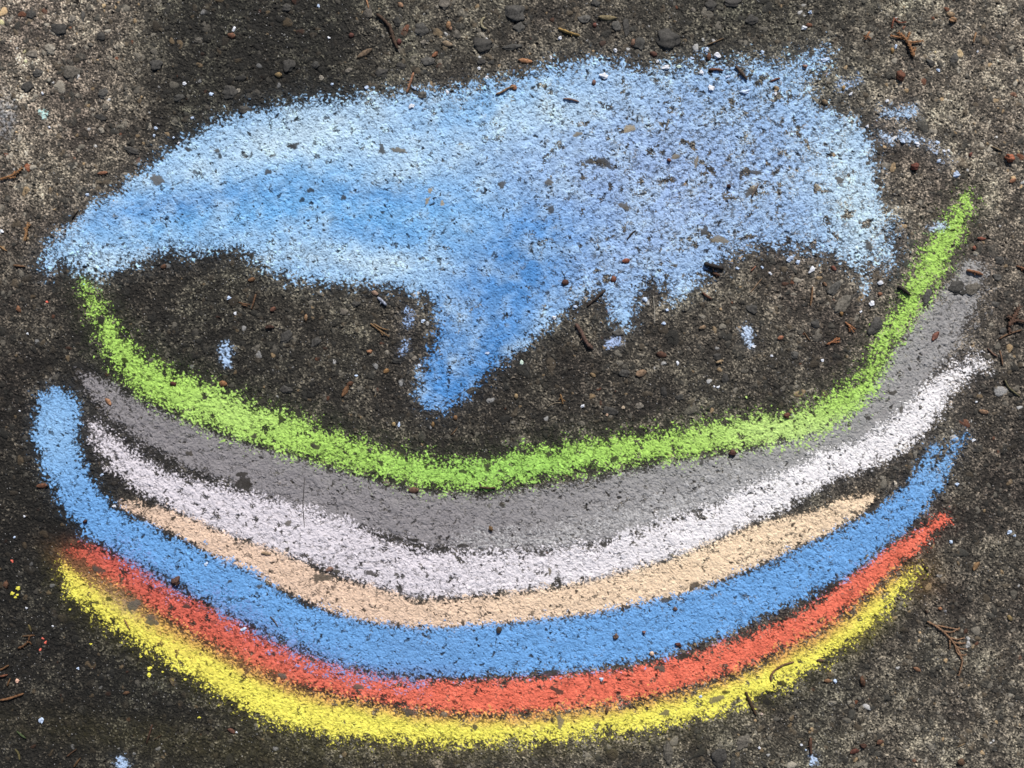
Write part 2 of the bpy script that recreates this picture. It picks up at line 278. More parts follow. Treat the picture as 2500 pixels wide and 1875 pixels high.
# --- grey
s, sd = sd_stroke([GREY]); st = along(31)
t = np.clip((X[s] - 1100) / 700, 0, 1).astype(np.float32)
c = mixc(shade((143,140,144), s, .05), shade((160,160,161), s, .06), t) * (1 + .09 * st + .05 * n60[s])[..., None]
lay(2, s, sd, 36, .955 - .10 * blob(s, 240, 870, 120, 80) - .2 * blob(s, 2060, 660, 60, 80), c, 8, pits=.5, dst=.09 * st)
f_, sdx = sd_stroke([[(1900,900,52),(1985,790,64),(2040,700,66),(2085,630,50)]]); lay(2, f_, sdx, 70, .46, shade((150,148,149), f_, .06), 14, pits=.4, dst=.10 * along(45))
f_, sdx = sd_stroke([[(1000,1170,16),(1200,1165,26),(1400,1110,30),(1560,1070,28),(1700,1030,22)]]); lay(2, f_, sdx, 60, .55, shade((184,184,186), f_, .06), 10, pits=.2, dst=.30 * along(44, 5, 140))
# --- white
s, sd = sd_stroke([WHITE]); st = along(32)
t = np.clip((X[s] - 1000) / 900, 0, 1).astype(np.float32)
c = mixc(shade((222,217,226), s, .05), shade((242,240,244), s, .05), t) * (1 + .05 * st)[..., None]
lay(3, s, sd, 34, .93 - .25 * blob(s, 225, 930, 60, 60) - .38 * blob(s, 2090, 800, 60, 60) - .12 * blob(s, 720, 1230, 110, 40) + .05 * t, c, 8, dst=.08 * st)
# --- peach
s, sd = sd_stroke([PEACH]); st = along(33)
t = np.clip((X[s] - 900) / 800, 0, 1).astype(np.float32)
c = mixc(shade((230,202,180), s, .06), shade((243,218,188), s, .06), t) * (1 + .07 * st)[..., None]
lay(4, s, sd, 22, .965 - .15 * blob(s, 290, 1100, 60, 40), c, 6, pits=.6, dst=.06 * st)
# --- red
s, sd = sd_stroke([RED]); st = along(37)
c = shade((234,118,96), s, .09) * (1 + .08 * n30[s] + .06 * st)[..., None]
t = (np.clip(1 - (X[s] / K - 250) / 700, 0, 1) * .8).astype(np.float32); c = mixc(c, shade((200,94,82), s, .1), t)
lay(6, s, sd, 30, .955 - .12 * blob(s, 640, 1420, 200, 60, 25) - .17 * blob(s, 330, 1270, 220, 50, 28), c, 10, dst=.10 * st)
# --- lower blue
s, sd = sd_stroke([BLUE, BLUE2, BLUE3]); st = along(34)
c = shade((112,168,228), s, .06) * (1 + .07 * st + .05 * n60[s])[..., None]
c = mixc(c, shade((142,188,234), s, .06), np.clip(blob(s, 120, 930, 90, 120) + .5 * blob(s, 2020, 1000, 70, 70), 0, 1))
c = mixc(c, shade((116,142,196), s, .05), np.clip(.5 * blob(s, 540, 1370, 200, 25, 28) + .5 * blob(s, 900, 1455, 120, 22), 0, 1))
c = mixc(c, shade((112,158,212), s, .05), .5 * blob(s, 900, 1400, 150, 40))
lay(5, s, sd, 24, .968 + .02 * blob(s, 1100, 1400, 500, 60) - .22 * blob(s, 2050, 985, 50, 50), c, 9, pits=.6, dst=.05 * st)
f_, sdx = sd_stroke([[(470,1290,30),(560,1355,30),(660,1410,26),(780,1455,24),(900,1475,18)],[(250,1175,26),(330,1240,22),(400,1280,18)]]); lay(5, f_, sdx, 40, .50, shade((118,150,206), f_, .06), 12, dst=.12 * along(40))
def RUB():
    for (x, y, rx, ry, an, colr, am) in ((1990,1245,45,50,-60,(168,122,72),.15), (215,1262,90,26,35,(196,148,98),.4), (330,1350,120,22,38,(206,156,94),.4), (560,1452,140,20,28,(200,142,88),.35), (265,1305,50,20,35,(150,130,110),.5),
                                         (175,1200,40,26,20,(150,76,58),.4), (400,1600,420,40,6,(150,140,60),.05), (1120,1620,500,30,-2,(150,140,70),.05), (1880,1360,50,20,-40,(170,160,80),.2)):
        i0, i1 = np.searchsorted(ax, [(x - 2.2 * max(rx, ry)) * K, (x + 2.2 * max(rx, ry)) * K]); j0, j1 = np.searchsorted(ay, [(y - 2.2 * max(rx, ry)) * K, (y + 2.2 * max(rx, ry)) * K]); q = (slice(j0, j1), slice(i0, i1))
        a = np.clip(am * blob(q, x, y, rx, ry, an) * (1 + .6 * n13[q] + .5 * n5[q] + .4 * n3[q] - .5 * crev[q]), 0, .9)[..., None] * (1 - NOCH[q])[..., None]
        PIG[q] = PIG[q] * (1 - a) + lin(colr) * (1 + .15 * n5[q])[..., None] * a
# --- yellow, rubbed to orange along the red
s, sd = sd_stroke([YEL]); st = along(38)
s2, sdr = sd_stroke([RED])
c = shade((242,234,104), s, .08) * (1 + .05 * n30[s] + .05 * st)[..., None]
full = np.full(H.shape, -200, np.float32); full[s2] = sdr
o = sstep(-44, -2, full[s] + 8 * n30[s]); c = mixc(c, shade((222,170,100), s, .08), np.clip(o * .95, 0, 1))
lay(7, s, sd, 42, .94 - .22 * o - .3 * blob(s, 1970, 1240, 50, 50) - .10 * blob(s, 250, 1280, 90, 50), c, 10, halo=.13, dst=.09 * st)
RUB()
# --- green
s, sd = sd_stroke([GREEN]); st = along(35, 7)
c = shade((172,214,106), s, .09) * (1 + .06 * st)[..., None]
c = mixc(c, shade((196,228,138), s, .07), np.clip(.9 * blob(s, 1700, 930, 160, 50) + .4 * blob(s, 520, 890, 130, 60), 0, 1))
c = mixc(c, shade((158,210,104), s, .08), np.clip(blob(s, 1080, 1010, 260, 60), 0, 1) * .8)
lay(1, s, sd, 42, .90 + .05 * blob(s, 1600, 940, 220, 60) + .04 * blob(s, 420, 870, 120, 60) - .22 * blob(s, 200, 660, 50, 80) - .12 * blob(s, 1890, 770, 60, 90) - .1 * blob(s, 760, 990, 90, 50), c, 13, hard=.06, dst=.08 * st + .22 * FLK[s])
# --- the cloud of blue
s, sd = sd_poly(CLOUD); st = streak(-.42, 6, 36, s) + .7 * streak(-.75, 9, 39, s) * (X[s] > 1150 * K * .9) + .5 * streak(.12, 5, 46, s) + .4 * streak(-.5, 18, 47, s)
lightb, mid, peri, deepb, skyb = (shade(k_, s, .07) for k_ in ((198,226,248), (154,196,238), (160,188,232), (88,148,214), (120,182,238)))
c = mid.copy()
c = mixc(c, peri, np.clip(.95 * blob(s, 1450, 380, 430, 240) + .6 * blob(s, 1250, 520, 200, 130), 0, 1))
c = mixc(c, skyb, np.clip(1.0 * blob(s, 800, 460, 380, 110, 6) + .7 * blob(s, 640, 400, 150, 60) + .8 * blob(s, 380, 460, 200, 60, -14) + .7 * blob(s, 1050, 230, 160, 60, -15), 0, 1))
c = mixc(c, deepb, np.clip(.8 * blob(s, 380, 440, 190, 30, -10) + .8 * blob(s, 1110, 590, 180, 95, -30) + 1.0 * blob(s, 1040, 720, 150, 100, -50) + 1.0 * blob(s, 965, 820, 110, 90, -53) + .35 * blob(s, 780, 500, 150, 30, 5) + .5 * blob(s, 820, 420, 160, 26, 5) + .45 * blob(s, 1150, 500, 60, 60), 0, 1))
c = mixc(c, lightb, np.clip(.85 * blob(s, 620, 300, 220, 50, -18) + .8 * blob(s, 1840, 400, 70, 170, -8) + .6 * blob(s, 1200, 240, 150, 45, -10) + .6 * blob(s, 760, 560, 190, 35, 8) + .45 * blob(s, 860, 330, 180, 60) + .5 * blob(s, 230, 560, 130, 24) + .45 * blob(s, 1870, 530, 60, 90) + .28 * np.clip(n60[s] * 1.6, 0, 1) + .2 * np.clip(n30[s] * 1.5, 0, 1) + .15 * np.clip(n140[s] * 1.5, 0, 1), 0, 1))
c = c * (1 + (.08 + .05 * sstep(1100, 1500, X[s])) * st)[..., None]; c = mixc(c, lightb, .40 * np.clip(st - .35, 0, 1) * (1 - blob(s, 1090, 620, 190, 150)))
dn = (.955 - .20 * blob(s, 1650, 250, 260, 130) - .13 * blob(s, 1480, 400, 330, 130) - .14 * blob(s, 1550, 540, 200, 80) - .18 * blob(s, 1620, 140, 220, 40) - .14 * blob(s, 1260, 620, 120, 60)
      - .16 * blob(s, 1820, 470, 60, 90) - .30 * blob(s, 1920, 540, 40, 110) - .2 * blob(s, 640, 235, 160, 30) - .2 * blob(s, 440, 545, 200, 24) - .25 * blob(s, 120, 570, 60, 50) - .15 * blob(s, 1000, 205, 80, 40)
      - .10 * blob(s, 960, 720, 80, 100) + .05 * blob(s, 800, 420, 300, 100) + .03 * blob(s, 1100, 590, 120, 60) - .18 * blob(s, 1810, 190, 60, 50) - .10 * n60[s] * .6 + (.06 + .09 * sstep(1200, 1500, X[s])) * st - .18 * PATCH[s] * sstep(1250, 1500, X[s]) - .12 * np.clip(n45[s] + .5 * n22[s], 0, 1) * sstep(1250, 1500, X[s]))
zone = np.clip(blob(s, 1560, 130, 330, 40) + blob(s, 1800, 180, 110, 80) + .8 * blob(s, 1150, 160, 200, 30, -14) + .8 * blob(s, 800, 215, 250, 24, -4) + blob(s, 420, 550, 280, 34) + blob(s, 130, 560, 90, 60) + blob(s, 1840, 540, 130, 60) + .6 * blob(s, 650, 590, 200, 34, 10) + .5 * blob(s, 930, 780, 60, 120, 10) + .6 * blob(s, 1500, 620, 200, 60), 0, 1)
dn = np.clip(dn, 0, .99) - .10 * zone
c = c * (1 + .25 * FLK[s] * zone + .10 * n22[s] + .06 * n45[s])[..., None]
lay(0, s, sd + 16 * zone * FLK[s], 34, np.clip(dn, 0, .99), c, 13, pits=.65, base_p=.11 + .13 * sstep(1100, 1500, X[s]), dst=.42 * FLK[s] * zone)

# --- separate dabs: label, paths, colour, density
DABS = [
 ("small upright oval dab of pale blue chalk between the green band and the blue cloud", [[(486,748,10),(487,768,13),(488,786,9)]], (176,204,240), .93, 10),
 ("small white and blue chalk dab under the right part of the cloud", [[(1612,712,10),(1618,728,12),(1622,744,7)]], (196,216,244), .88, 14),
 ("faint pale blue smudge of chalk below the short spur under the cloud", [[(1312,742,10),(1330,738,11)]], (170,192,232), .72, 14),
 ("pale blue chalk smudge high up right of the cloud, nearest its top corner", [[(1820,185,14),(1850,175,12)]], (170,196,232), .55, 18),
 ("pale blue chalk smudge right of the cloud, upper one of two faint marks", [[(1905,242,12),(1935,246,14),(1970,240,15)]], (176,204,236), .60, 20),
 ("pale blue chalk smudge right of the cloud, lower one of two faint marks", [[(1908,290,9),(1918,298,11)],[(1950,296,14),(1985,302,10)]], (186,210,240), .62, 18),
 ("scattered pale chalk smudge between the cloud and the top end of the green band", [[(2012,315,10),(2030,335,12),(2045,350,10)]], (190,206,232), .5, 20),
 ("blue white chalk mark cut by the bottom edge near the left corner", [[(258,1640,9),(266,1652,13),(268,1670,10)]], (180,206,242), .82, 14),
 ("blue white chalk dab at the lower end of a brown twig near the bottom edge", [[(1752,1632,7),(1757,1642,9)]], (186,208,240), .82, 12),
 ("faint mint green chalk spot on light concrete near the left edge", [[(92,244,6),(95,250,7)]], (186,222,220), .8, 10),
 ("row of tiny pale blue chalk touches left of the pointed tail of the cloud", [[(868,762,6),(878,740,5)],[(880,700,8),(885,672,9)]], (160,188,232), .6, 16),
 ("pale blue chalk touch on the upper end of the green band", [[(2010,492,8),(2040,488,8)]], (190,210,236), .72, 12),
]
for k_, (lb, paths, colr, dn_, sf) in enumerate(DABS):
    s, sd = sd_stroke(paths); lay(10 + k_, s, sd, sf, dn_, shade(colr, s, .06), 5)

# specks of chalk dust and bright grains
near = (MAC < .2) & (FINE > .5)
sp = rng.random(H.shape); prob = .0016 + .004 * np.clip(n140, 0, 1)
spk = near & (sp < prob); PIG[spk] = lin((205,205,208)) * rng.uniform(.4, 1.0, spk.sum())[:, None].astype(np.float32)
leftedge = np.exp(-((X - 10) / 45) ** 2 - ((Y - 280) / 80) ** 2); a = (sstep(.3, 1.0, leftedge * (.7 + .5 * n8 + .4 * n3 + .4 * n5)) * .5)[..., None].astype(np.float32)
PIG = PIG * (1 - a) + lin((172,176,184)) * a

# chalk fills the hollows a little and stands proud of the stone
smear = np.clip(MAC, 0, 1) * .40
H = H * (1 - smear) + (Hs + .25 * n13 + .22 * n8 + .2 * n5 - .45 * crev) * smear + np.where((OWN >= 1) & (OWN <= 7), .13, .24) * COV * (fin2 + .8 * fin3) + .32 * COV * FLK
GZ = (H * .001 * 1.0).astype(np.float32)
CZ = (COV * (.00016 + .00010 * fin2 + .00008 * fin3)).astype(np.float32)

# ------------------------------------------------------------------ mesh from the grid
def grid_mesh(name, facemask, z, colour, far=False):
    fj, fi = np.nonzero(facemask)
    v = (fj * NX + fi).astype(np.int64); quads = np.stack([v, v + NX, v + NX + 1, v + 1], 1)
    used = np.zeros(NX * NY, bool); used[quads.ravel()] = True
    ids = np.nonzero(used)[0]; mp = np.zeros(NX * NY, np.int32); mp[ids] = np.arange(len(ids), dtype=np.int32)
    co = np.empty((len(ids), 3), np.float32)
    co[:, 0] = (X.ravel()[ids] - PW / 2) * S; co[:, 1] = (PH / 2 - Y.ravel()[ids]) * S; co[:, 2] = z.ravel()[ids]
    me = bpy.data.meshes.new(name); nf = len(quads)
    me.vertices.add(len(ids)); me.vertices.foreach_set('co', co.ravel())
    me.loops.add(nf * 4); me.loops.foreach_set('vertex_index', mp[quads.ravel()])
    me.polygons.add(nf); me.polygons.foreach_set('loop_start', np.arange(0, nf * 4, 4, dtype=np.int32))
    me.update(calc_edges=True)
    me.polygons.foreach_set('use_smooth', np.ones(nf, bool))
    at = me.attributes.new('pigment', 'FLOAT_COLOR', 'POINT')
    ca = np.ones((len(ids), 4), np.float32); ca[:, :3] = np.clip(colour.reshape(-1, 3)[ids], 0.002, .9); at.data.foreach_set('color', ca.ravel())
    if far:
        fa = me.attributes.new('far', 'FLOAT', 'POINT'); fa.data.foreach_set('value', (1 - np.clip(3.4 / cw, 0, 1)).astype(np.float32).ravel()[ids])
    return me

def surf_mat(name, rough, spec, bump, fine_amt, far=False):
    m = bpy.data.materials.new(name); m.use_nodes = True; t = m.node_tree; b = t.nodes['Principled BSDF']
    b.inputs['Roughness'].default_value = rough; b.inputs['Specular IOR Level'].default_value = spec
    at = t.nodes.new('ShaderNodeAttribute'); at.attribute_name = 'pigment'
    tc = t.nodes.new('ShaderNodeTexCoord')
    n1 = t.nodes.new('ShaderNodeTexNoise'); n1.inputs['Scale'].default_value = 900; n1.inputs['Detail'].default_value = 3; n1.inputs['Roughness'].default_value = .7
    n2 = t.nodes.new('ShaderNodeTexVoronoi'); n2.inputs['Scale'].default_value = 620
    t.links.new(tc.outputs['Object'], n1.inputs['Vector']); t.links.new(tc.outputs['Object'], n2.inputs['Vector'])
    mr = t.nodes.new('ShaderNodeMapRange'); mr.inputs['From Min'].default_value = .3; mr.inputs['From Max'].default_value = .7
    mr.inputs['To Min'].default_value = 1 - fine_amt; mr.inputs['To Max'].default_value = 1 + fine_amt
    t.links.new(n1.outputs['Fac'], mr.inputs['Value'])
    mx = t.nodes.new('ShaderNodeVectorMath'); mx.operation = 'SCALE'
    t.links.new(at.outputs['Color'], mx.inputs[0]); t.links.new(mr.outputs[0], mx.inputs['Scale']); t.links.new(mx.outputs[0], b.inputs['Base Color'])
    if far:       # away from the drawing the mesh is coarser, so grain, cement skin and pebbles come from nodes there
        def nd(k): return t.nodes.new(k)
        fa = nd('ShaderNodeAttribute'); fa.attribute_name = 'far'
        a1 = nd('ShaderNodeTexNoise'); a1.inputs['Scale'].default_value = 260; a1.inputs['Detail'].default_value = 6; a1.inputs['Roughness'].default_value = .75
        a2 = nd('ShaderNodeTexVoronoi'); a2.inputs['Scale'].default_value = 110; a2.inputs['Randomness'].default_value = 1
        for q in (a1, a2): t.links.new(tc.outputs['Object'], q.inputs['Vector'])
        m1 = nd('ShaderNodeMapRange'); m1.inputs['From Min'].default_value = .38; m1.inputs['From Max'].default_value = .68; m1.inputs['To Min'].default_value = .30; m1.inputs['To Max'].default_value = 2.1
        t.links.new(a1.outputs['Fac'], m1.inputs['Value'])
        m2 = nd('ShaderNodeMapRange'); m2.inputs['From Min'].default_value = .0; m2.inputs['From Max'].default_value = 1.0; m2.inputs['To Min'].default_value = .55; m2.inputs['To Max'].default_value = 1.25
        sp_ = nd('ShaderNodeSeparateColor'); t.links.new(a2.outputs['Color'], sp_.inputs[0]); t.links.new(sp_.outputs[0], m2.inputs['Value'])
        mu = nd('ShaderNodeMath'); mu.operation = 'MULTIPLY'; t.links.new(m1.outputs[0], mu.inputs[0]); t.links.new(m2.outputs[0], mu.inputs[1])
        mf = nd('ShaderNodeMix'); mf.data_type = 'FLOAT'; mf.inputs[2].default_value = 1.0
        t.links.new(fa.outputs['Fac'], mf.inputs[0]); t.links.new(mu.outputs[0], mf.inputs[3])
        m3 = nd('ShaderNodeMath'); m3.operation = 'MULTIPLY'; t.links.new(mr.outputs[0], m3.inputs[0]); t.links.new(mf.outputs[0], m3.inputs[1]); t.links.new(m3.outputs[0], mx.inputs['Scale'])
    ad = t.nodes.new('ShaderNodeMath'); ad.operation = 'ADD'
    t.links.new(n1.outputs['Fac'], ad.inputs[0]); t.links.new(n2.outputs['Distance'], ad.inputs[1])
    bp = t.nodes.new('ShaderNodeBump'); bp.inputs['Strength'].default_value = bump; bp.inputs['Distance'].default_value = .0006
    t.links.new(ad.outputs[0], bp.inputs['Height']); t.links.new(bp.outputs[0], b.inputs['Normal'])
    return m
M_STONE = surf_mat('weathered_concrete', .82, .35, .55, .32, True)
M_CHALK = surf_mat('chalk_dust', .98, .05, .35, .07)

def tag(o, label=None, cat=None, group=None, kind=None):
    if label: o['label'] = label
    if cat: o['category'] = cat
    if group: o['group'] = group
    if kind: o['kind'] = kind
    return o

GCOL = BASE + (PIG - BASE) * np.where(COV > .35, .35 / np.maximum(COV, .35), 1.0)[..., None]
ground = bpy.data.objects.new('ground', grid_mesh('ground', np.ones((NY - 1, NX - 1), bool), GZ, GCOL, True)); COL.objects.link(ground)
ground.data.materials.append(M_STONE); tag(ground, kind='structure')
ground['label'] = 'rough dark weathered exposed aggregate concrete slab with small embedded pebbles'
# faces owned by each chalk mark
def f4(a, fn): return fn(fn(a[:-1, :-1], a[1:, :-1]), fn(a[:-1, 1:], a[1:, 1:]))
FC = f4(COV, np.maximum); FM = f4(MAC, np.minimum); FO = OWN[:-1, :-1]
NAMES = {
 0: ("chalk_cloud", "large smudged pale to mid blue chalk cloud with a pointed tail, across the upper half", "chalk mark"),
 1: ("chalk_band", "bright lime green chalk band, the uppermost curved stripe below the blue cloud", "chalk stripe"),
 2: ("chalk_band", "wide smooth grey chalk band curving just under the lime green stripe", "chalk stripe"),
 3: ("chalk_band", "white chalk band curving between the grey stripe and the peach stripe", "chalk stripe"),
 4: ("chalk_band", "pale peach orange chalk band between the white stripe and the blue stripe", "chalk stripe"),
 5: ("chalk_band", "blue chalk band with an upturned left end, between the peach and red stripes", "chalk stripe"),
 6: ("chalk_band", "red chalk band curving between the blue stripe and the yellow stripe", "chalk stripe"),
 7: ("chalk_band", "yellow chalk band, the lowest curved stripe, rubbed orange along its top edge", "chalk stripe")}
for k_ in range(len(DABS)): NAMES[10 + k_] = ("chalk_dab", DABS[k_][0], "chalk dab")
CHZ = GZ + .00009 + CZ
for k_, (nm, lb, ct) in NAMES.items():
    fm = (FO == k_) & ((FC > .12) | (FM > .55)) & ((FM > .04) | (FC > .2))
    if not fm.any(): continue
    o = bpy.data.objects.new(nm, grid_mesh(nm, fm, CHZ, PIG)); COL.objects.link(o); o.data.materials.append(M_CHALK)
    tag(o, lb, ct, {"chalk_band": "curved chalk stripes of the upside down rainbow", "chalk_dab": "small separate chalk dabs"}.get(nm))

# ------------------------------------------------------------------ loose bits
TOPZ = np.where(COV > .1, CHZ, GZ)
def gh(px, py, r=3):
    i0, i1 = np.searchsorted(ax, [px - r, px + r]); j0, j1 = np.searchsorted(ay, [py - r, py + r])
    return float(np.quantile(TOPZ[j0:max(j1, j0 + 1), i0:max(i1, i0 + 1)], .7))
def W(px, py, z=0.0): return Vector(((px - PW / 2) * S, (PH / 2 - py) * S, z))
MATS = {}
def bit_mat(rgb, rough=.8, chalk=False):
    key = (tuple(rgb), chalk)
    if key in MATS: return MATS[key]
    m = bpy.data.materials.new('chalk_lump' if chalk else 'dry_plant_matter'); m.use_nodes = True; t = m.node_tree; b = t.nodes['Principled BSDF']
    b.inputs['Roughness'].default_value = .95 if chalk else rough; b.inputs['Specular IOR Level'].default_value = .1 if chalk else .3
    c = lin(rgb); g_ = float(c.mean()); c = c if chalk else c * .72 + g_ * .24
    n = t.nodes.new('ShaderNodeTexNoise'); n.inputs['Scale'].default_value = 420; n.inputs['Detail'].default_value = 4
    tc = t.nodes.new('ShaderNodeTexCoord'); t.links.new(tc.outputs['Object'], n.inputs['Vector'])
    r = t.nodes.new('ShaderNodeValToRGB'); r.color_ramp.elements[0].position = .33; r.color_ramp.elements[1].position = .68
    lo, hi = (.86, 1.08) if chalk else (.40, 1.35)
    r.color_ramp.elements[0].color = (*[float(v) * lo for v in c], 1); r.color_ramp.elements[1].color = (*[min(.9, float(v) * hi) for v in c], 1)
    t.links.new(n.outputs['Fac'], r.inputs['Fac']); t.links.new(r.outputs['Color'], b.inputs['Base Color'])
    bp = t.nodes.new('ShaderNodeBump'); bp.inputs['Strength'].default_value = .6; bp.inputs['Distance'].default_value = .0005
    t.links.new(n.outputs['Fac'], bp.inputs['Height']); t.links.new(bp.outputs[0], b.inputs['Normal'])
    MATS[key] = m; return m
class MB:
    def __init__(s): s.v = []; s.f = []
    def tube(s, pts, rad, seg=7, flat=1.0, knob=.18):
        # resample
        P = [Vector(p) for p in pts]; Q = []; RR = []
        for a in range(len(P) - 1):
            L = (P[a + 1] - P[a]).length; n = max(2, int(L / .0022))
            for i in range(n):
                t = i / n; Q.append(P[a].lerp(P[a + 1], t)); RR.append(rad[a] + (rad[a + 1] - rad[a]) * t)
        Q.append(P[-1]); RR.append(rad[-1])
        for it in range(2):
            Q = [Q[0]] + [(Q[i - 1] + Q[i] * 2 + Q[i + 1]) / 4 for i in range(1, len(Q) - 1)] + [Q[-1]]
        b = len(s.v); n = len(Q)
        for i, q in enumerate(Q):
            tg = (Q[min(i + 1, n - 1)] - Q[max(i - 1, 0)]).normalized(); side = tg.cross(Vector((0, 0, 1))).normalized(); up = side.cross(tg).normalized()
            r = RR[i] * (1 + random.uniform(-knob, knob)) * (.55 if i in (0, n - 1) else 1)
            for k in range(seg):
                a = 2 * math.pi * k / seg; rr = r * random.uniform(.88, 1.12); s.v.append(tuple(q + side * math.cos(a) * rr + up * math.sin(a) * rr * flat))
        for i in range(n - 1):
            for k in range(seg):
                s.f.append((b + i * seg + k, b + i * seg + (k + 1) % seg, b + (i + 1) * seg + (k + 1) % seg, b + (i + 1) * seg + k))
        s.f.append(tuple(b + k for k in range(seg))[::-1]); s.f.append(tuple(b + (n - 1) * seg + k for k in range(seg)))
    def flake(s, c, L, Wd, ang, z, curl=.25, th=.0004):
        nu, nv = 9, 5; b = len(s.v); ca, sa = math.cos(ang), math.sin(ang); tw = random.uniform(-.3, .3); e = [random.uniform(.8, 1.15) for _ in range(nu)]
        for side in (1, 0):
            for i in range(nu):
                u = i / (nu - 1) * 2 - 1; ww = Wd * (1 - abs(u) ** 2.4) ** .7 * e[i] + Wd * .08
                for j in range(nv):
                    v = j / (nv - 1) * 2 - 1; x = u * L; y = v * ww + .15 * L * tw * u * u
                    zz = z + Wd * (.35 - .45 * v * v) + curl * L * u * u * .35 + tw * v * u * Wd * .4 + (th if side else 0)
                    s.v.append((c.x + x * ca - y * sa, c.y + x * sa + y * ca, zz))
        o = nu * nv
        for i in range(nu - 1):
            for j in range(nv - 1):
                a = b + i * nv + j; s.f.append((a, a + nv, a + nv + 1, a + 1)); s.f.append((a + o, a + o + 1, a + o + nv + 1, a + o + nv))
        rim = [i * nv for i in range(nu)] + [(nu - 1) * nv + j for j in range(1, nv)] + [i * nv + nv - 1 for i in range(nu - 2, -1, -1)] + [j for j in range(nv - 2, 0, -1)]
        for k in range(len(rim)):
            a, c2 = b + rim[k], b + rim[(k + 1) % len(rim)]; s.f.append((a, a + o, c2 + o, c2))
    def lump(s, c, rx, ry, rz, ang, rough=.25, lvl=2, seed=0, flatness=0):
        import bmesh
        bm = bmesh.new(); bmesh.ops.create_icosphere(bm, subdivisions=lvl, radius=1); rd = random.Random(seed)
        dirs = [(Vector((rd.gauss(0, 1), rd.gauss(0, 1), rd.gauss(0, 1) * .8)).normalized(), rd.uniform(.55, .9)) for _ in range(9)]
        ph = [rd.uniform(0, 6) for _ in range(6)]; b = len(s.v); ca, sa = math.cos(ang), math.sin(ang)
        for v in bm.verts:
            p = v.co.copy()
            if flatness:
                for dd, h in dirs:
                    t = p.dot(dd)
                    if t > h: p -= dd * (t - h) * flatness
            p *= 1 + rough * (.5 * math.sin(3.1 * p.x + ph[0]) * math.cos(2.7 * p.y + ph[1]) + .35 * math.sin(6.3 * p.y + ph[2] + 4 * p.z) + .3 * math.cos(7.7 * p.x + ph[3] - 5 * p.z)) + rough * rd.uniform(-.18, .18)
            x, y = p.x * rx, p.y * ry; s.v.append((c.x + x * ca - y * sa, c.y + x * sa + y * ca, c.z + p.z * rz))
        for f in bm.faces: s.f.append(tuple(b + v.index for v in f.verts))
        bm.free()
    def build(s, name, mat, parent=None, smooth=True, origin=None):
        o_ = origin or Vector((0, 0, 0)); me = bpy.data.meshes.new(name); me.from_pydata([(x - o_.x, y - o_.y, z - o_.z) for x, y, z in s.v], [], s.f); me.update()
        me.polygons.foreach_set('use_smooth', [smooth] * len(me.polygons)); me.materials.append(mat)
        o = bpy.data.objects.new(name, me); COL.objects.link(o)
        if parent is not None: o.parent = parent
        else: o.location = o_
        return o
CAT = {'twig': 'twig', 'leaf_flake': 'leaf fragment', 'bark_piece': 'bark', 'seed_husk': 'seed husk', 'thread': 'thread', 'leaf_sprig': 'leaf sprig', 'needle_sprig': 'leaf sprig'}
GRP = {'twig': 'small dry twigs on the concrete', 'leaf_flake': 'dry leaf fragments on the concrete', 'seed_husk': 'brown husks and seed bits on the ground', 'leaf_sprig': 'dry cedar leaf sprigs on the concrete', 'bark_piece': 'dark bark pieces on the ground'}
def twig(pts, wd, rgb, label, kind='twig', lift=0.0):
    m = MB(); r = wd * .5 * S; P = []; zs = [gh(x, y) for x, y in pts]; zc = sum(zs) / len(zs); c = W(*pts[len(pts) // 2])
    for i, (x, y) in enumerate(pts): P.append(W(x, y, max(zs[i], zc - .0004) + r * .75 + lift * (random.random())))
    rr = [r * (1.0 if i < len(P) - 1 else .7) for i in range(len(P))]; rr[0] *= .85
    m.tube(P, rr, seg=8 if wd > 5 else 6, knob=.22 if wd > 3 else .1)
    if wd > 6:
        i = len(P) // 2; q = P[i]; dv = (P[min(i + 1, len(P) - 1)] - P[i - 1]).normalized(); sd_ = dv.cross(Vector((0, 0, 1)))
        m.tube([q, q + (sd_ + dv * .5) * r * 2.3 + Vector((0, 0, r * .3))], [r * .5, r * .25], seg=6)
    o = m.build(kind, bit_mat(rgb), origin=Vector((c.x, c.y, zc))); tag(o, label, CAT[kind], GRP.get(kind)); return o
def flake(x, y, L, wd, deg, rgb, label, kind='leaf_flake'):
    m = MB(); z = gh(x, y, 5); m.flake(W(x, y), L * S, wd * S, R(-deg), z + .0003, curl=random.uniform(.1, .45)); o = m.build(kind, bit_mat(rgb), origin=W(x, y, z)); tag(o, label, CAT[kind], GRP.get(kind))
def husk(x, y, rx, ry, deg, rgb, label, seed):
    m = MB(); z = gh(x, y, 5); rx, ry = rx * .85, ry * .85; m.lump(W(x, y, z + min(rx, ry) * S * .4), rx * S, ry * S, min(rx, ry) * S * .75, R(-deg), rough=.42, lvl=3, seed=seed, flatness=.6)
    o = m.build('seed_husk', bit_mat(rgb), origin=W(x, y, z)); tag(o, label, 'seed husk', GRP['seed_husk'])
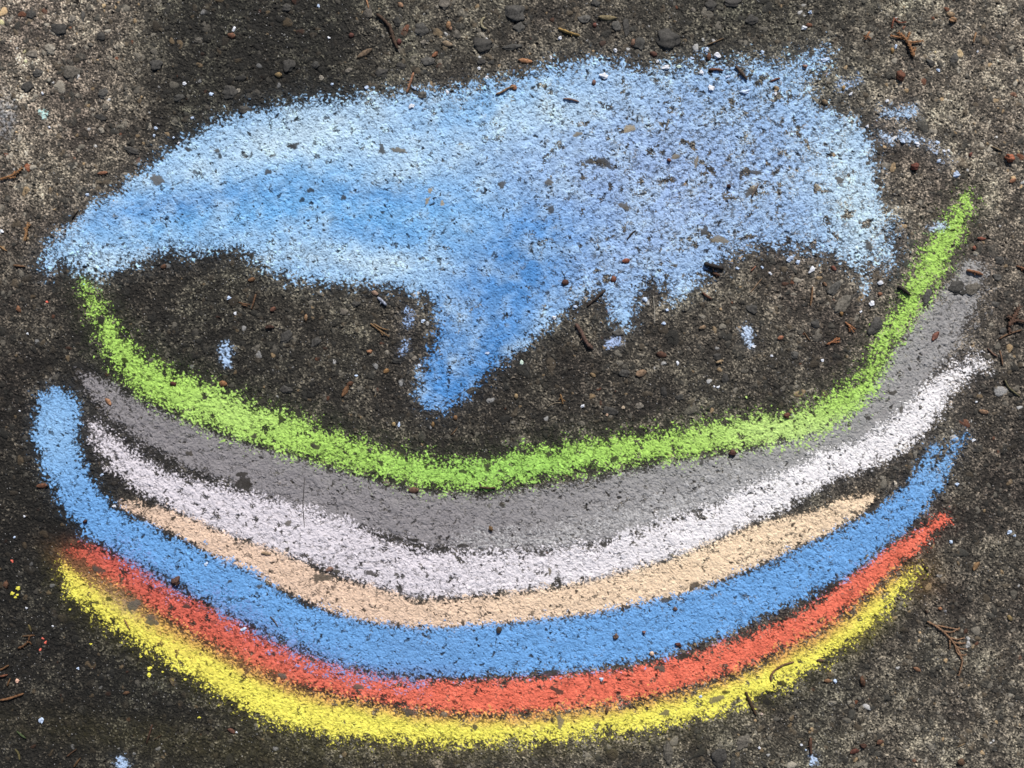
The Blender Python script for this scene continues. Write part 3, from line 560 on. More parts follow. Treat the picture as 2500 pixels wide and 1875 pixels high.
def sprig(stem, branches, wd, rgb, label):
    """cedar frond: an Empty with a stem and scaly side branchlets"""
    c = stem[len(stem) // 2]; z = gh(*c, 8); e = bpy.data.objects.new('leaf_sprig', None); COL.objects.link(e); e.location = W(*c, z); e.empty_display_size = .01
    tag(e, label, 'leaf sprig', GRP['leaf_sprig']); org = W(*c, z)
    def scaly(pl, w0, w1):
        m = MB(); P = [W(x, y, max(gh(x, y), z - .0005) + w0 * S * .5 + .0006 * math.sin(i)) for i, (x, y) in enumerate(pl)]
        n = len(P); m.tube(P, [(w0 + (w1 - w0) * i / max(1, n - 1)) * .5 * S for i in range(n)], seg=6, knob=.2, flat=.7)
        for a in range(n - 1):
            L = (P[a + 1] - P[a]).length; k = max(2, int(L / .0035)); dv = (P[a + 1] - P[a]).normalized(); sv = dv.cross(Vector((0, 0, 1)))
            for i in range(k):
                q = P[a].lerp(P[a + 1], (i + .5) / k); ww = (w0 + w1) * .27 * S
                for sg in (-1, 1): m.tube([q, q + (dv * 1.2 + sv * sg) * ww * 1.5 + Vector((0, 0, ww * .2))], [ww * .55, ww * .25], seg=5)
        return m
    scaly(stem, wd, wd * .6).build('stem', bit_mat(rgb), e, origin=org)
    for pl in branches: scaly(pl, wd * .75, wd * .45).build('branchlet', bit_mat(rgb), e, origin=org)

TAN, ORG, RUST, BRN, DRK, GLD, OLV = (158,122,80), (164,104,52), (112,66,44), (112,76,52), (58,42,34), (150,116,52), (104,100,56)
# cedar sprigs
sprig([(2262,1516),(2280,1525),(2300,1540),(2320,1560),(2335,1580),(2345,1600),(2348,1614),(2344,1632),(2338,1650)],
      [[(2284,1526),(2312,1531),(2341,1537)],[(2300,1540),(2322,1543),(2342,1532)],[(2318,1556),(2336,1561),(2354,1556)],[(2327,1566),(2342,1571),(2356,1568)],[(2334,1578),(2346,1584),(2358,1583)],
       [(2318,1558),(2317,1572),(2318,1584)],[(2342,1596),(2350,1600),(2358,1596)],[(2330,1574),(2334,1592),(2346,1604)],[(2340,1588),(2342,1602),(2348,1612)]], 5.5, (146,108,74), "large brown cedar leaf sprig lying on bare concrete right of the yellow stripe's end")
sprig([(2230,140),(2222,120),(2214,103),(2203,90),(2192,80)], [[(2214,103),(2232,105),(2252,101)],[(2222,120),(2230,128),(2232,118)],[(2206,94),(2190,92),(2172,88)],[(2212,100),(2216,90),(2219,80)]], 8, (160,106,52), "thick forked orange brown cedar sprig near the top right corner")
sprig([(0,440),(18,434),(34,428),(46,420),(56,410)], [[(18,434),(30,436),(40,432)],[(34,428),(38,418)]], 6, (156,104,48), "orange brown cedar sprig cut by the left edge, above the cloud's left tip")
sprig([(63,590),(65,572),(68,556),(70,544)], [[(66,566),(60,556)],[(68,556),(76,548)]], 6, (158,112,58), "short upright tan cedar sprig beside the left tip of the blue cloud")
sprig([(2460,798),(2470,780),(2480,762),(2487,748)], [[(2466,786),(2484,782),(2500,788)],[(2470,778),(2458,772)],[(2460,798),(2464,812)]], 10, (98,68,50), "dark brown thick cedar sprig at the right edge of the frame")
sprig([(2063,786),(2074,798),(2084,812)], [[(2068,790),(2080,798),(2088,804)],[(2072,798),(2074,810)]], 5, ORG, "small fan shaped orange cedar sprig inside the right bend of the green stripe")
sprig([(2017,842),(2032,834),(2050,826)], [[(2030,835),(2042,836),(2050,834)],[(2034,832),(2044,824)]], 5, (168,102,50), "orange brown fan shaped sprig just left of the green stripe's right bend")
sprig([(45,1582),(60,1576),(72,1564)], [[(72,1564),(80,1572)],[(72,1564),(74,1550),(84,1550)]], 5, (112,72,34), "brown cedar sprig on dark concrete near the left edge, level with the yellow stripe")
sprig([(625,718),(620,738),(614,756)], [[(583,738),(596,742),(612,744)],[(590,744),(606,748)]], 4.5, (112,78,48), "brown V shaped sprig on dark ground above the green stripe, left side")
sprig([(905,790),(926,806),(951,822)], [[(912,790),(932,802),(950,806)],[(926,806),(936,820)]], 4.5, (138,104,60), "golden forked sprig on dark ground left of the cloud's tail")
sprig([(2182,44),(2178,58),(2176,70)], [[(2182,48),(2196,58),(2212,55)],[(2180,50),(2190,46)]], 5, (136,74,44), "small rusty sprig just above the big sprig near the top right corner")
sprig([(2122,78),(2116,88),(2112,98)], [[(2116,88),(2108,90)],[(2117,88),(2126,96)]], 5, (158,100,50), "tiny orange sprig left of the big sprig near the top right corner")
sprig([(1368,962),(1372,974),(1374,986)], [[(1370,968),(1364,978)],[(1372,974),(1380,980)]], 4, (128,92,44), "small golden sprig above the middle of the green stripe")
# twigs
TW = [
 ([(1405,790),(1414,804),(1424,822),(1433,840),(1447,852)],10,(104,76,64),"thick knobbly brown stick right of the cloud's tail"),
 ([(1478,708),(1458,726),(1432,748)],6,(64,50,42),"dark straight twig pointing down left from the cloud's lower edge"),
 ([(1795,162),(1806,176),(1824,196)],9,(92,74,62),"stubby brown stick lying on the cloud near its top right corner"),
 ([(1730,171),(1748,170),(1766,173)],6,(126,78,56),"short reddish stick on the cloud's top edge beside the stubby brown stick"),
 ([(1725,111),(1742,104),(1766,94)],3.5,(128,100,66),"thin tan twig just above the cloud's top edge, right side"),
 ([(1375,241),(1394,243),(1414,249)],5,(140,104,92),"short pinkish brown stick lying flat on the pale upper part of the cloud"),
 ([(1363,70),(1378,77),(1394,82),(1415,88)],7,(166,132,56),"yellow and orange twig on concrete above the middle of the cloud"),
 ([(1010,178),(1003,200),(993,228)],6.5,(164,110,74),"orange tan stick standing at the cloud's top edge, left of centre"),
 ([(1210,232),(1226,226),(1240,216),(1257,212)],6,(148,112,74),"curved tan twig along the cloud's top edge near the middle"),
 ([(895,0),(898,12),(901,24)],5,(168,118,72),"pale tan twig touching the top edge of the frame, left of centre"),
 ([(2190,699),(2204,708),(2221,722)],9,(44,36,32),"almost black short stick against the left side of the upper green stripe"),
 ([(1983,700),(1982,718),(1978,748)],5.5,(134,98,62),"upright tan twig below the right part of the cloud"),
 ([(1962,810),(1968,820),(1977,832)],4,(120,90,60),"short brown twig in the bare area left of the green stripe's right bend"),
 ([(2358,660),(2376,664),(2398,671)],8,(150,96,56),"orange brown twig on bare concrete right of the green stripe's top"),
 ([(2480,650),(2492,654),(2508,662)],7,(138,90,56),"orange brown twig cut by the right edge of the frame"),
 ([(2438,828),(2455,818),(2472,812),(2494,805)],5,(112,80,52),"long thin brown twig under the dark sprig at the right edge"),
 ([(2410,850),(2420,862),(2434,871)],5,(122,90,72),"short slanted brown twig, left one of a pair near the right edge"),
 ([(2440,856),(2444,874),(2447,893)],5,(126,92,64),"short upright brown twig, right one of a pair near the right edge"),
 ([(2452,928),(2460,946),(2474,958),(2490,968)],5,(110,104,70),"curved olive twig near the right edge below the pair of brown twigs"),
 ([(1860,680),(1845,698),(1830,716)],3,(132,104,74),"very thin straight tan twig below the right half of the cloud"),
 ([(1714,714),(1724,724),(1737,730)],6,(108,66,46),"rusty short twig on bare ground under the cloud's right half"),
 ([(1845,650),(1832,663)],5,(150,92,64),"tiny orange twig under the cloud, right of the black bark piece"),
 ([(35,648),(48,650),(63,651)],6,(120,84,50),"short flat brown twig at the left edge below the cloud's tip"),
 ([(0,600),(8,608),(18,613)],4,(150,110,60),"curved orange twig cut by the left edge beside the cloud's tip"),
 ([(176,534),(183,524),(193,513)],3.5,(48,40,36),"thin dark twig along the cloud's left upper edge"),
 ([(1938,1615),(1912,1622),(1892,1634),(1880,1650),(1882,1664)],5,(124,86,52),"bent brown twig lying on the yellow stripe, right half"),
 ([(1820,1688),(1830,1712),(1846,1746)],7,(84,62,40),"dark brown stick crossing the lower edge of the yellow stripe"),
 ([(303,1510),(310,1524),(318,1538)],4,(138,104,50),"small brown twig on the left part of the yellow stripe"),
 ([(0,1709),(22,1706),(40,1699),(60,1692)],6,(126,84,44),"long orange brown twig cut by the left edge near the bottom"),
 ([(0,1636),(12,1630),(23,1623)],5,(118,80,40),"brown twig cut by the left edge, upper one of three close together"),
 ([(0,1650),(10,1650),(20,1646)],6,(126,72,40),"rusty twig cut by the left edge, middle one of three close together"),
 ([(18,1676),(22,1666),(26,1655)],5,(110,76,38),"brown upright twig near the left edge, lowest of three close together"),
 ([(372,1768),(366,1790),(358,1816)],4.5,(82,54,36),"straight dark brown twig on dark ground below the yellow stripe's left half"),
 ([(376,1806),(394,1795)],3,(88,62,40),"thin brown twig beside the straight dark twig near the bottom left"),
 ([(38,1828),(46,1838),(50,1856)],5,(92,84,44),"curved olive twig in the bottom left corner"),
 ([(180,1874),(188,1862),(197,1850)],5,(98,70,36),"brown twig cut by the bottom edge left of the blue chalk mark"),
 ([(162,1848),(174,1838),(187,1829)],4,(86,58,36),"brown twig just above the bottom edge, left of the blue chalk mark"),
 ([(42,1784),(52,1794),(64,1802)],5,(66,84,44),"dull green twig near the bottom left corner"),
 ([(55,1553),(70,1551),(86,1551)],4,(98,72,44),"flat brown twig above a cedar sprig near the left edge"),
 ([(70,1524),(74,1532),(78,1542)],5,(92,80,36),"small olive brown twig near the left edge, level with the yellow stripe"),
 ([(1978,1799),(1977,1818),(1979,1842)],8,(96,64,46),"upright brown twig near the bottom edge with chalk at its foot"),
 ([(660,1504),(670,1514),(680,1531)],3.5,(84,78,76),"thin grey twig lying on the blue stripe, left half"),
 ([(2335,1824),(2346,1818),(2356,1814)],3,(140,116,80),"thin pale tan twig near the bottom right corner"),
 ([(1117,1044),(1108,1056),(1100,1063)],3,(112,84,52),"thin brown twig on dark ground above the middle of the green stripe"),
 ([(2382,80),(2379,92),(2375,106)],5.5,(160,118,72),"tan stick on concrete between the big sprig and the right edge, top"),
 ([(2418,358),(2430,362),(2446,370)],4,(138,116,82),"pale splinter left of the orange nugget near the right edge"),
 ([(1552,562),(1540,572),(1530,586)],4,(64,56,52),"tiny dark twig lying on the lower middle of the cloud"),
 ([(1850,452),(1842,466),(1834,482)],6,(112,96,84),"grey brown twig on the right part of the cloud"),
 ([(1880,200),(1890,196),(1904,191)],5,(116,66,46),"rusty bent twig on the cloud's top right corner"),
 ([(2266,1394),(2258,1388)],7,(70,54,38),"dark stub of twig right of the yellow stripe's end"),
 ([(1748,886),(1756,883),(1765,880)],7,(166,138,98),"pale tan twig stub beside a dark pebble above the green stripe"),
]
for t_ in TW: twig(*t_)
twig([(920,36),(938,50),(952,66),(958,86),(964,104),(972,122)], 9, (82,60,44), "long crooked dark brown bark strip above the cloud's left half", 'bark_piece')
twig([(1718,644),(1738,650),(1766,657)], 12, (46,38,34), "nearly black bark piece on the cloud's lower edge, right half", 'bark_piece')
twig([(1738,667),(1748,669),(1757,674)], 7, (96,62,44), "small rusty bark piece just below the black bark piece", 'bark_piece')
twig([(1170,1188),(1190,1192),(1210,1190)], 6, (76,50,36), "brown bark strip along the green stripe's lower edge, middle", 'bark_piece')
# threads
twig([(744,1165),(742,1200),(740,1232),(742,1262),(744,1286)], 2.2, (84,80,82), "fine dark grass thread crossing the grey and white stripes", 'thread')
twig([(1595,722),(1597,750),(1598,768),(1598,792)], 2.2, (170,164,150), "fine pale upright grass thread under the cloud's right half", 'thread')
twig([(1337,994),(1346,986),(1358,983),(1372,984)], 2.0, (150,134,108), "fine pale curled thread beside the small golden sprig", 'thread')
twig([(1184,43),(1175,50),(1174,62),(1182,72),(1188,70)], 6, (156,146,112), "cream C shaped curl of dry stem above the cloud's left half", 'twig')
# flakes: x, y, half length, half width, angle, colour, label
FL = [
 (252,423,13,4,-8,(146,92,58),"small orange brown leaf fragment left of the cloud's upper edge"),
 (566,88,10,7,10,(112,70,44),"rusty leaf fragment with a white chip above the cloud, left side"),
 (978,13,8,6,40,(146,108,76),"tan leaf fragment near the top edge right of the pale twig"),
 (1095,62,6,11,10,(150,108,64),"upright tan leaf fragment near the top, left of the cream curl"),
 (1062,134,9,5,-40,(150,92,52),"orange leaf fragment above the cloud, left of centre"),
 (680,183,9,6,0,(132,108,62),"square tan leaf fragment on very dark concrete above the cloud's left half"),
 (890,130,22,7,-32,(118,96,72),"faded brown pointed leaf beside the crooked bark strip"),
 (1283,149,18,6,8,(168,112,62),"orange leaf fragment at the cloud's top edge, middle"),
 (1483,44,24,6,3,(122,108,72),"flat olive tan leaf strip near the top edge, right of centre"),
 (1545,105,5,11,15,(122,88,66),"brown leaf fragment left of a big dark pebble at the top"),
 (1452,61,5,6,0,(112,58,44),"small red leaf fragment near the top edge, right of the olive strip"),
 (1254,214,9,6,30,(140,88,54),"brown leaf fragment at the right tip of the curved tan twig"),
 (1450,202,5,7,0,(120,84,76),"small brown leaf fragment on the cloud near its top edge"),
 (1528,637,10,6,-10,(140,72,46),"rusty leaf fragment on the cloud's lower middle"),
 (1498,682,7,9,10,(120,66,46),"small rusty leaf fragment on the short spur of the cloud"),
 (1895,216,8,5,30,(140,116,80),"pale tan leaf fragment on the cloud's top right corner"),
 (1893,222,4,3,0,(200,180,150),"tiny cream leaf fragment on the cloud's top right corner"),
 (1730,140,6,10,0,(104,64,44),"brown leaf fragment just outside the cloud's top edge, right side"),
 (2013,250,9,6,25,(120,100,72),"brown grey leaf fragment at the cloud's right upper shoulder"),
 (2058,216,4,7,10,(158,124,62),"small upright yellow leaf fragment right of the cloud's shoulder"),
 (2178,124,4,8,0,(156,120,60),"small tan leaf fragment under the big sprig near the top right"),
 (1975,62,8,5,0,(118,70,42),"small rust fragment beside a white chalk lump near the top"),
 (2320,36,10,7,0,(150,122,86),"tan leaf fragment above an orange husk near the top right"),
 (2471,442,9,5,-30,(150,96,60),"orange brown leaf fragment at the right edge below the orange nugget"),
 (2395,583,11,4,5,(130,66,42),"rusty leaf fragment right of the green stripe's top end"),
 (2378,606,4,6,0,(134,72,46),"small rusty fragment just below the rusty leaf right of the green stripe"),
 (2035,655,8,5,40,(122,66,48),"small rusty fragment on the cloud's lower right fringe"),
 (2013,694,7,4,50,(118,86,58),"small brown fragment below the cloud, left of the long grey pebble"),
 (2148,718,6,4,0,(146,92,58),"small orange fragment left of the almost black stick"),
 (2054,765,4,7,-10,(148,108,48),"tiny golden fragment above the fan shaped sprig on the right"),
 (1905,825,8,5,-20,(156,96,62),"orange leaf fragment in the bare area under the cloud's right end"),
 (2283,821,14,6,-55,(130,76,58),"red brown diamond shaped leaf on the faint upper end of the grey stripe"),
 (2400,1006,12,6,10,(130,98,70),"tan leaf fragment on bare concrete right of the white stripe"),
 (545,937,10,7,10,(140,92,44),"orange brown leaf fragment on the top edge of the green stripe, left side"),
 (265,981,11,5,50,(160,110,70),"orange leaf fragment on the faint left end of the grey stripe"),
 (105,1186,14,6,-5,(106,64,38),"rust brown leaf left of the blue stripe's upturned end"),
 (615,683,9,5,-15,(124,84,44),"golden brown leaf fragment just under the cloud, left of its tail"),
 (400,651,8,5,-20,(96,62,38),"dark brown fragment just under the cloud's left part"),
 (46,755,5,9,-20,(130,84,50),"small orange leaf fragment near the left edge, level with the green stripe's top"),
 (843,955,16,6,-62,(124,84,46),"brown folded leaf on dark ground left of the tail's point"),
 (855,937,9,5,-20,(92,58,34),"small dark brown leaf tip touching the brown folded leaf"),
 (747,776,4,10,5,(140,104,66),"upright tan leaf fragment under the cloud's left half"),
 (667,755,8,5,-30,(116,72,52),"rusty fragment below the cloud, left of the upright tan leaf"),
 (915,716,9,6,20,(142,112,92),"pinkish tan leaf fragment near a broken blue chalk bit"),
 (943,906,8,5,-35,(144,104,50),"golden leaf fragment left of the tail of the cloud"),
 (961,1036,5,6,30,(150,126,76),"pale golden fragment just above the green stripe, left of the tail"),
 (1112,1020,5,6,0,(122,86,46),"small brown fragment under the tip of the cloud's tail"),
 (1057,1037,4,7,0,(120,90,44),"small olive gold fragment under the tip of the cloud's tail"),
 (1615,866,13,8,15,(86,54,38),"dark rusty leaf below the cloud's right half"),
 (1447,916,8,5,35,(126,102,66),"tan fragment above the green stripe, right of the tail"),
 (1565,912,14,9,-20,(136,108,80),"crumpled tan leaf above the right half of the green stripe"),
 (1260,968,5,7,0,(142,118,78),"pale tan fragment right of the cloud tail's tip"),
 (1715,800,9,5,-15,(140,114,84),"pale tan fragment in the bare area right of the thread"),
 (1380,690,9,8,0,(82,48,38),"dark red brown fragment on the cloud above its tail"),
 (423,937,8,5,10,(84,36,30),"dark red fragment lying on the green stripe, left part"),
 (650,1351,12,4,8,(160,132,100),"thin tan fragment on the peach stripe, left part"),
 (805,1390,10,6,-20,(140,104,88),"brown fragment on the peach stripe below the white stripe"),
 (1591,1596,6,5,20,(214,176,146),"tiny peach coloured flake on the blue stripe, right half"),
 (1482,1732,4,12,10,(122,84,52),"upright brown fragment between the red and yellow stripes, right of the middle"),
 (2382,1382,13,6,-55,(140,104,60),"orange tan leaf right of the red stripe's end"),
 (2002,1612,9,4,5,(104,76,54),"short brown fragment at the lower edge of the yellow stripe, right part"),
 (2238,1634,10,5,25,(128,88,58),"orange brown fragment left of the foot of the large sprig"),
 (2105,1664,6,14,-8,(92,60,38),"dark brown upright leaf below the right end of the yellow stripe"),
 (2020,1662,9,5,0,(128,88,52),"orange fragment left of a blue chalk crumb below the yellow stripe"),
 (2085,1834,12,6,-20,(92,46,32),"dark red brown leaf near the bottom edge, right of the upright twig"),
 (2148,1812,9,6,-20,(104,66,44),"small rusty fragment near the bottom edge, right of the dark red leaf"),
 (2345,1860,9,9,0,(92,66,44),"brown crumpled leaf cut by the bottom edge, right side"),
 (2465,1509,5,8,-30,(134,112,62),"small golden fragment right of the large sprig"),
 (2295,1486,5,4,0,(160,104,60),"tiny orange fragment above the large sprig"),
 (565,1784,10,5,30,(98,60,44),"rusty fragment below the yellow stripe, left half"),
 (310,1691,8,4,-10,(100,68,40),"small brown fragment below the left part of the yellow stripe"),
 (15,1428,6,10,0,(96,62,38),"brown leaf fragment at the left edge beside yellow crumbs"),
 (1010,1197,13,8,0,(104,72,54),"faint rusty stain like leaf fragment between the green and grey stripes"),
 (858,86,7,6,0,(96,52,42),"dark red fragment near the top, left of the bark strip"),
 (975,103,6,7,0,(100,50,42),"dark red fragment at the lower end of the crooked bark strip"),
 (1092,108,14,7,15,(136,116,90),"tan crumpled leaf above the cloud, right of the bark strip"),
 (1595,132,10,6,20,(88,50,36),"dark rusty fragment between two big pebbles at the top"),
 (1100,70,4,5,0,(150,112,84),"tiny tan fragment touching the upright tan leaf near the top"),
]
for f_ in FL: flake(*f_)
HK = [(2463,387,13,12,0,(176,92,48),"bright orange rounded nugget near the right edge, the brightest of the husks"),
 (2197,187,12,17,5,(116,66,42),"rust red lumpy husk on concrete below the big sprig, top right"),
 (2233,407,13,11,0,(112,56,40),"dark red brown husk between the cloud's right side and the right edge"),
 (2326,50,11,8,10,(160,116,70),"tan orange husk near the top right corner"),
 (2368,378,5,6,0,(120,62,50),"tiny rust husk left of the bright orange nugget"),
 (1921,1014,9,8,0,(112,62,42),"brown husk on the upper edge of the green stripe, right part"),
 (1788,1106,10,9,0,(90,54,44),"dark red husk where the green and grey stripes meet, right half"),
 (432,1417,12,13,0,(92,60,48),"large brown husk lying on the left part of the blue stripe"),
 (208,1273,7,6,0,(64,34,28),"dark brown husk on the left bend of the blue stripe"),
 (1198,1291,7,9,0,(110,80,40),"golden brown husk on the middle of the grey stripe"),
 (1218,1537,8,10,20,(74,64,56),"dark grey brown husk on the upper edge of the blue stripe, middle"),
 (1503,1554,7,9,0,(116,88,74),"brown husk on the blue stripe right of centre"),
 (1572,1543,5,5,0,(130,92,90),"tiny brown husk on the blue stripe, right of the brown husk"),
 (1655,1572,8,6,15,(100,54,44),"dark red husk near the lower edge of the blue stripe"),
 (1648,1486,6,5,0,(110,84,78),"tiny brown husk at the upper edge of the blue stripe, right half"),
 (1633,391,6,6,0,(122,70,56),"small red brown husk in the middle of the cloud"),
 (1779,455,7,7,0,(84,48,42),"small dark husk on the right part of the cloud"),
 (1965,163,7,6,0,(166,118,98),"small pinkish husk on the cloud's top right corner"),
 (657,798,12,7,5,(80,52,40),"dark red brown husk on dark ground above the green stripe, left"),
 (902,858,8,6,0,(170,114,70),"orange stone like husk left of the cloud's tail"),
 (2262,1493,5,5,0,(90,70,56),"tiny brown husk above the stem end of the large sprig"),
 (2106,1820,9,8,0,(82,50,36),"dark brown husk beside the dark red leaf near the bottom edge"),
 (1660,1577,5,4,0,(86,60,50),"tiny dark husk just beside the dark red husk on the blue stripe")]
for k_, h_ in enumerate(HK): husk(*h_, seed=k_ + 3)

# ------------------------------------------------------------------ prominent embedded pebbles: parts of the slab
PB = [(145,71,22,15,0,58),(76,37,13,12,0,66),(203,42,5,16,0,80),(245,89,13,11,0,56),(178,46,10,9,0,132),(169,115,7,8,0,112),(221,108,9,7,0,98),(80,134,17,10,5,122),(124,122,16,12,35,150),
 (171,178,22,20,0,96),(92,178,13,9,0,76),(68,212,19,12,-35,62),(252,228,15,13,0,84),(258,263,11,9,0,104),(247,287,13,9,10,58),(322,367,22,8,20,66),(588,190,16,9,-10,42),(380,158,19,13,0,66),(436,238,15,11,-20,60),(484,97,12,8,0,90),
 (560,225,20,15,0,64),(596,268,16,12,0,70),(365,310,7,11,20,150),(248,318,8,8,0,140),(582,222,6,6,0,150),
 (897,33,12,20,0,88),(970,52,11,12,0,52),(1030,72,18,16,0,72),(1085,10,18,14,0,100),(1178,110,28,20,-5,56),(1256,30,30,24,10,66),(1250,116,24,9,-5,60),(1174,152,12,9,0,54),(1045,150,16,12,0,86),(932,178,18,10,-20,62),(980,160,12,9,0,56),
 (706,160,15,18,15,56),(770,158,12,10,0,60),(1036,104,9,6,10,130),(852,172,9,7,0,118),(785,190,7,6,0,150),(1028,232,14,11,0,84),(700,20,14,12,0,62),(1115,85,10,14,0,88),
 (1735,12,16,15,0,56),(1505,65,14,13,0,86),(1265,66,15,13,0,80),(1560,108,15,18,20,60),(1628,96,29,27,0,58),(1835,48,16,12,-15,58),(1425,46,17,12,5,82),(1530,64,9,24,5,62),(1790,6,22,12,0,54),(1692,26,7,7,0,108),(1455,8,12,10,0,60),
 (2270,152,12,11,0,62),(2275,137,8,6,0,142),(2330,142,11,12,0,84),(2440,636,12,11,0,62),(2434,676,11,10,0,86),(2430,742,11,8,0,78),(2035,706,24,11,-45,84),(2054,745,32,17,-40,106),(2137,796,18,26,25,68),
 (2332,701,23,17,-15,66),(2373,706,20,16,0,98),(2262,726,11,20,20,84),(2351,714,9,7,0,50),(1955,810,9,7,20,92),(1940,866,13,10,0,84),(1996,824,13,11,0,88),(2450,808,12,10,0,62),(2412,871,9,8,0,90),(2442,868,8,7,0,70),(1992,790,12,10,0,66),
 (1837,758,17,12,25,64),(1751,871,13,12,0,56),(1621,957,9,16,-15,48),(1510,813,15,11,10,84),(1658,971,10,10,0,60),(1770,925,9,13,0,62),(1560,992,10,9,0,112),(1815,906,8,6,0,92),(1490,1003,20,12,0,56),(1524,910,14,11,20,66),
 (870,741,12,10,0,62),(840,762,13,10,0,108),(700,952,16,12,0,58),(1152,953,17,9,-15,68),(968,881,11,7,15,44),(700,822,24,12,-30,62),(770,835,16,10,-30,66),(945,860,7,6,0,140),(1012,875,7,6,0,124),
 (1630,1834,13,27,0,92),(1756,1850,20,27,10,58),(1812,1812,22,15,-25,98),(1790,1866,9,14,10,60)]
PB = sorted(PB, key=lambda p: -p[2] * p[3])[:100]
for k_, (x, y, rx, ry, dg, tn_) in enumerate(PB):
    m = MB(); z = float(Hs[SY(y), SX(x)]) * .001; hz = min(rx, ry) * S * .24
    m.lump(W(x, y, z + hz * .1 + .0001), rx * S, ry * S, hz, R(-dg), rough=.24, lvl=4, seed=100 + k_, flatness=.85)
    tn_ = tn_ * .88 + 14; warm = (1.0, .975, .93) if tn_ < 90 else (1.04, .98, .88)
    m.build('pebble', bit_mat(tuple(int(tn_ * q) for q in warm), .7), ground)

# ------------------------------------------------------------------ loose chalk crumbs: x, y, rx, ry, colour
PBL, WHT, YLW, PNK, MINT = (190,208,236), (218,222,232), (220,214,90), (216,112,96), (206,226,214)
CR = [(450,204,5,6,WHT),(516,230,7,5,PBL),(104,228,4,5,WHT),(121,311,4,4,WHT),(380,313,6,5,PBL),(377,331,4,5,PBL),(213,476,6,5,PBL),(4,565,7,5,WHT),(470,288,6,4,PBL),(437,349,5,3,WHT),(424,336,4,4,PBL),
 (572,72,5,9,WHT),(778,15,4,4,PBL),(811,206,5,4,PBL),(803,92,4,4,WHT),(1188,190,5,6,WHT),(1169,167,5,5,WHT),(895,215,6,6,PBL),(1092,225,5,7,WHT),(1005,260,10,6,WHT),(1012,215,6,5,PBL),
 (1475,186,17,7,WHT),(1367,94,6,6,WHT),(1502,124,6,7,WHT),(1345,140,4,6,WHT),(1750,136,12,9,WHT),(1725,122,8,6,PBL),(1625,165,11,7,WHT),(1657,163,7,5,MINT),(1712,178,7,6,WHT),(1736,216,11,8,WHT),(1820,224,15,7,PBL),(1862,128,6,6,PBL),(1605,150,5,6,WHT),(1688,143,6,5,PBL),(1775,188,9,5,PBL),
 (1962,68,8,7,WHT),(1978,31,5,5,PBL),(2187,114,4,6,PBL),(2290,172,6,4,PBL),(2165,246,6,5,WHT),(2077,230,7,4,WHT),(2335,426,11,8,PBL),(2240,353,6,7,WHT),(2304,369,5,4,WHT),(2315,368,5,4,WHT),(2118,308,5,4,WHT),(2014,147,12,6,PBL),(2292,393,7,5,PBL),(2288,348,6,5,PBL),(2203,345,7,7,PBL),(1892,229,5,5,WHT),(2387,125,3,4,WHT),
 (560,728,6,5,PBL),(575,765,4,5,WHT),(248,1159,6,4,PBL),(115,738,4,4,PNK),(48,1003,3,3,WHT),(280,1236,6,4,WHT),(123,673,6,6,(120,124,132)),(68,814,3,3,WHT),
 (1033,784,7,5,PBL),(870,917,5,4,PBL),(1273,885,6,6,MINT),(974,1037,4,7,PBL),(1190,862,7,4,PBL),(1023,893,5,6,PBL),
 (1575,731,8,7,PBL),(1620,789,6,5,PBL),(1628,757,5,4,PBL),(1840,846,6,4,WHT),(1654,886,5,6,WHT),(1753,945,6,4,WHT),(1422,992,6,5,WHT),(1743,944,3,3,WHT),(1861,652,5,4,PBL),(1882,669,4,3,WHT),(1800,655,7,4,PBL),(1884,869,4,3,WHT),(1405,749,7,5,PBL),(1352,776,6,6,WHT),(1522,995,5,5,(176,160,140)),(1482,1013,4,4,(176,150,130)),
 (1930,632,13,9,PBL),(1947,640,7,6,PBL),(1982,658,11,7,WHT),(2148,691,8,7,WHT),(2128,741,8,8,WHT),(2102,761,4,4,WHT),(1880,666,4,3,WHT),(2376,1075,7,4,WHT),(2384,981,5,3,WHT),(2186,1180,5,8,(206,196,180)),(2360,1050,3,3,WHT),(2335,1182,5,5,PBL),(2007,880,5,4,WHT),(1882,869,3,3,WHT),
 (45,1436,6,6,YLW),(30,1449,6,5,YLW),(43,1452,5,4,YLW),(38,1458,4,4,YLW),(366,1631,6,6,YLW),(365,1647,6,7,YLW),(344,1602,5,3,YLW),(453,1658,6,4,YLW),(222,1572,4,3,YLW),(486,1752,5,3,YLW),(171,1488,4,3,YLW),(398,1640,3,3,YLW),
 (30,1370,5,4,PNK),(104,1558,4,4,PNK),(111,1569,5,4,PNK),(98,1586,4,4,PNK),(43,1661,6,6,(222,180,160)),(101,1758,7,8,PBL),(65,1484,4,3,WHT),(60,1260,4,4,WHT),(190,1632,4,4,PBL),(35,1312,4,4,PBL),(130,1528,3,3,WHT),(578,1787,3,3,WHT),(504,1377,5,6,(190,208,232)),
 (2463,1300,8,6,PBL),(2477,1308,4,4,PBL),(2321,1323,5,5,PBL),(2038,1663,6,6,PBL),(1860,1743,4,4,(200,180,170)),(2270,1328,4,3,(220,200,190)),(1853,1826,4,5,WHT),(1956,1818,4,4,WHT),(1966,1830,3,3,PBL),(1468,1658,7,6,PBL),(595,1536,10,6,PBL),(1710,1700,6,4,PBL),(1822,970,4,4,(190,220,130)),(2308,1492,5,4,(120,120,124))]
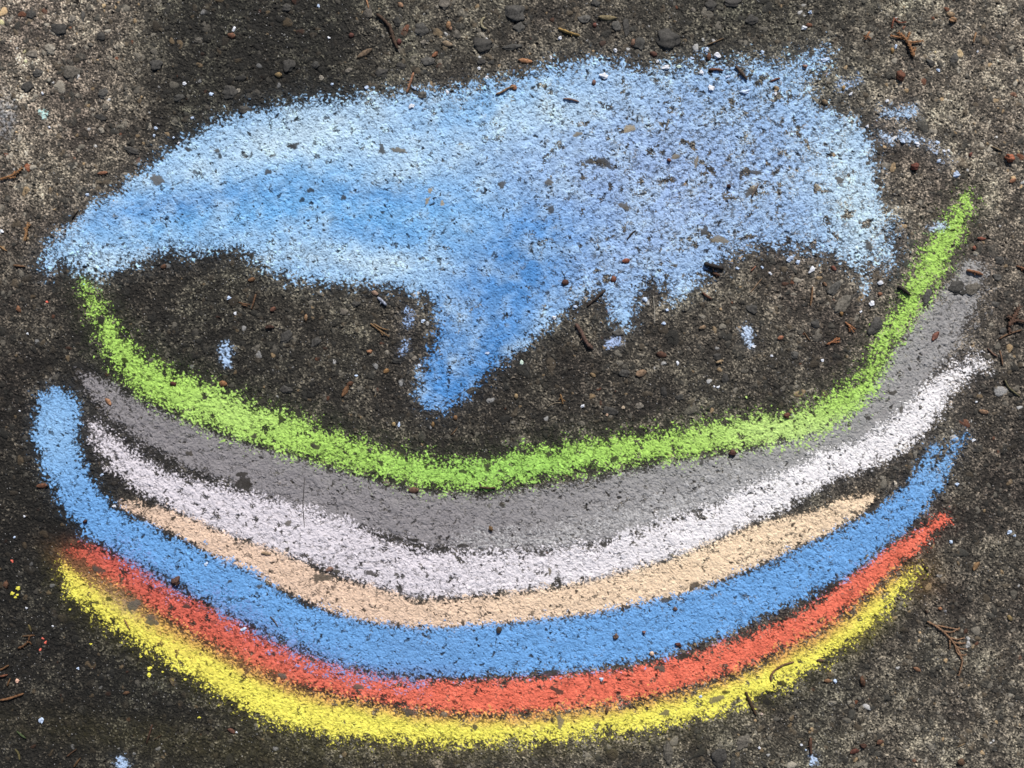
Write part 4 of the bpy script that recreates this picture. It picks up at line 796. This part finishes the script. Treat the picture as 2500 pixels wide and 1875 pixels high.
def region(x, y):
    if y > 1700 and x < 600: return "in the bottom left corner"
    if x < 200 and y > 1200: return "left of the stripes' left ends"
    if x < 600 and y > 1500: return "below the yellow stripe's left part"
    if y > 1650: return "below the yellow stripe's right half"
    if x > 2200 and y > 1200: return "right of the red stripe's end"
    if y > 1350: return "lying on the lower chalk stripes"
    if x > 2150 and y > 850: return "on concrete right of the white stripe"
    if x < 320 and y > 640: return "left of the green stripe"
    if y < 120 and x > 1700: return "near the top edge"
    if x > 2030 and y < 520: return "on concrete right of the blue cloud"
    if x > 1690 and y < 260: return "on the cloud's top right corner"
    if x > 1300 and y < 260: return "on the cloud's top edge, right half"
    if x > 760 and y < 270: return "on the cloud's top edge, left half"
    if x < 760 and y < 640: return "above the cloud's left slope"
    if x > 1870: return "under the cloud's right end"
    if x > 1330: return "right of the cloud's tail"
    return "left of the cloud's tail"
CN = {PBL: "pale blue", WHT: "white", YLW: "yellow", PNK: "pink", MINT: "mint white"}
byk = {}
for k_, (x, y, rx, ry, c_) in enumerate(CR):
    size = "tiny" if max(rx, ry) < 5 else "small" if max(rx, ry) < 8 else "large"
    byk.setdefault((CN.get(c_, "dull"), size, region(x, y)), []).append(k_)
LBL = {}
ORD = ["leftmost", "second from left", "third from left", "fourth from left", "fifth from left", "sixth from left", "seventh from left", "eighth from left"]
NUM = {2: "two", 3: "three", 4: "four", 5: "five", 6: "six", 7: "seven", 8: "eight", 9: "nine", 10: "ten"}
for (cn, sz, rg), ks in byk.items():
    ks.sort(key=lambda k: CR[k][0])
    for i, k in enumerate(ks):
        if len(ks) == 1: LBL[k] = f"{sz} {cn} chalk crumb {rg}"
        else:
            o_ = ("rightmost" if i == len(ks) - 1 else ORD[min(i, 7)]); LBL[k] = f"{sz} {cn} chalk crumb {rg}, {o_}"
for k_, (x, y, rx, ry, c_) in enumerate(CR):
    m = MB(); z = gh(x, y, 3); rz = min(rx, ry) * S * .45
    m.lump(W(x, y, z + rz * .45), rx * .88 * S, ry * .88 * S, rz, random.uniform(-.6, .6), rough=.5, lvl=2, seed=500 + k_, flatness=.95)
    o = m.build('chalk_crumb', bit_mat(c_, chalk=True), origin=W(x, y, z), smooth=False)
    tag(o, LBL[k_], 'chalk crumb', 'loose crumbs of chalk on the ground')
# a broken bit of chalk stick
twig([(922,726),(932,734),(944,746)], 8, (150,160,186), "broken grey blue sliver of chalk stick left of the cloud's tail", 'twig')
o = bpy.data.objects[-1] if False else [q for q in COL.objects if q.get('label', '').startswith('broken grey blue')][0]
o.name = 'chalk_sliver'; o['category'] = 'chalk piece'; o['group'] = 'loose crumbs of chalk on the ground'
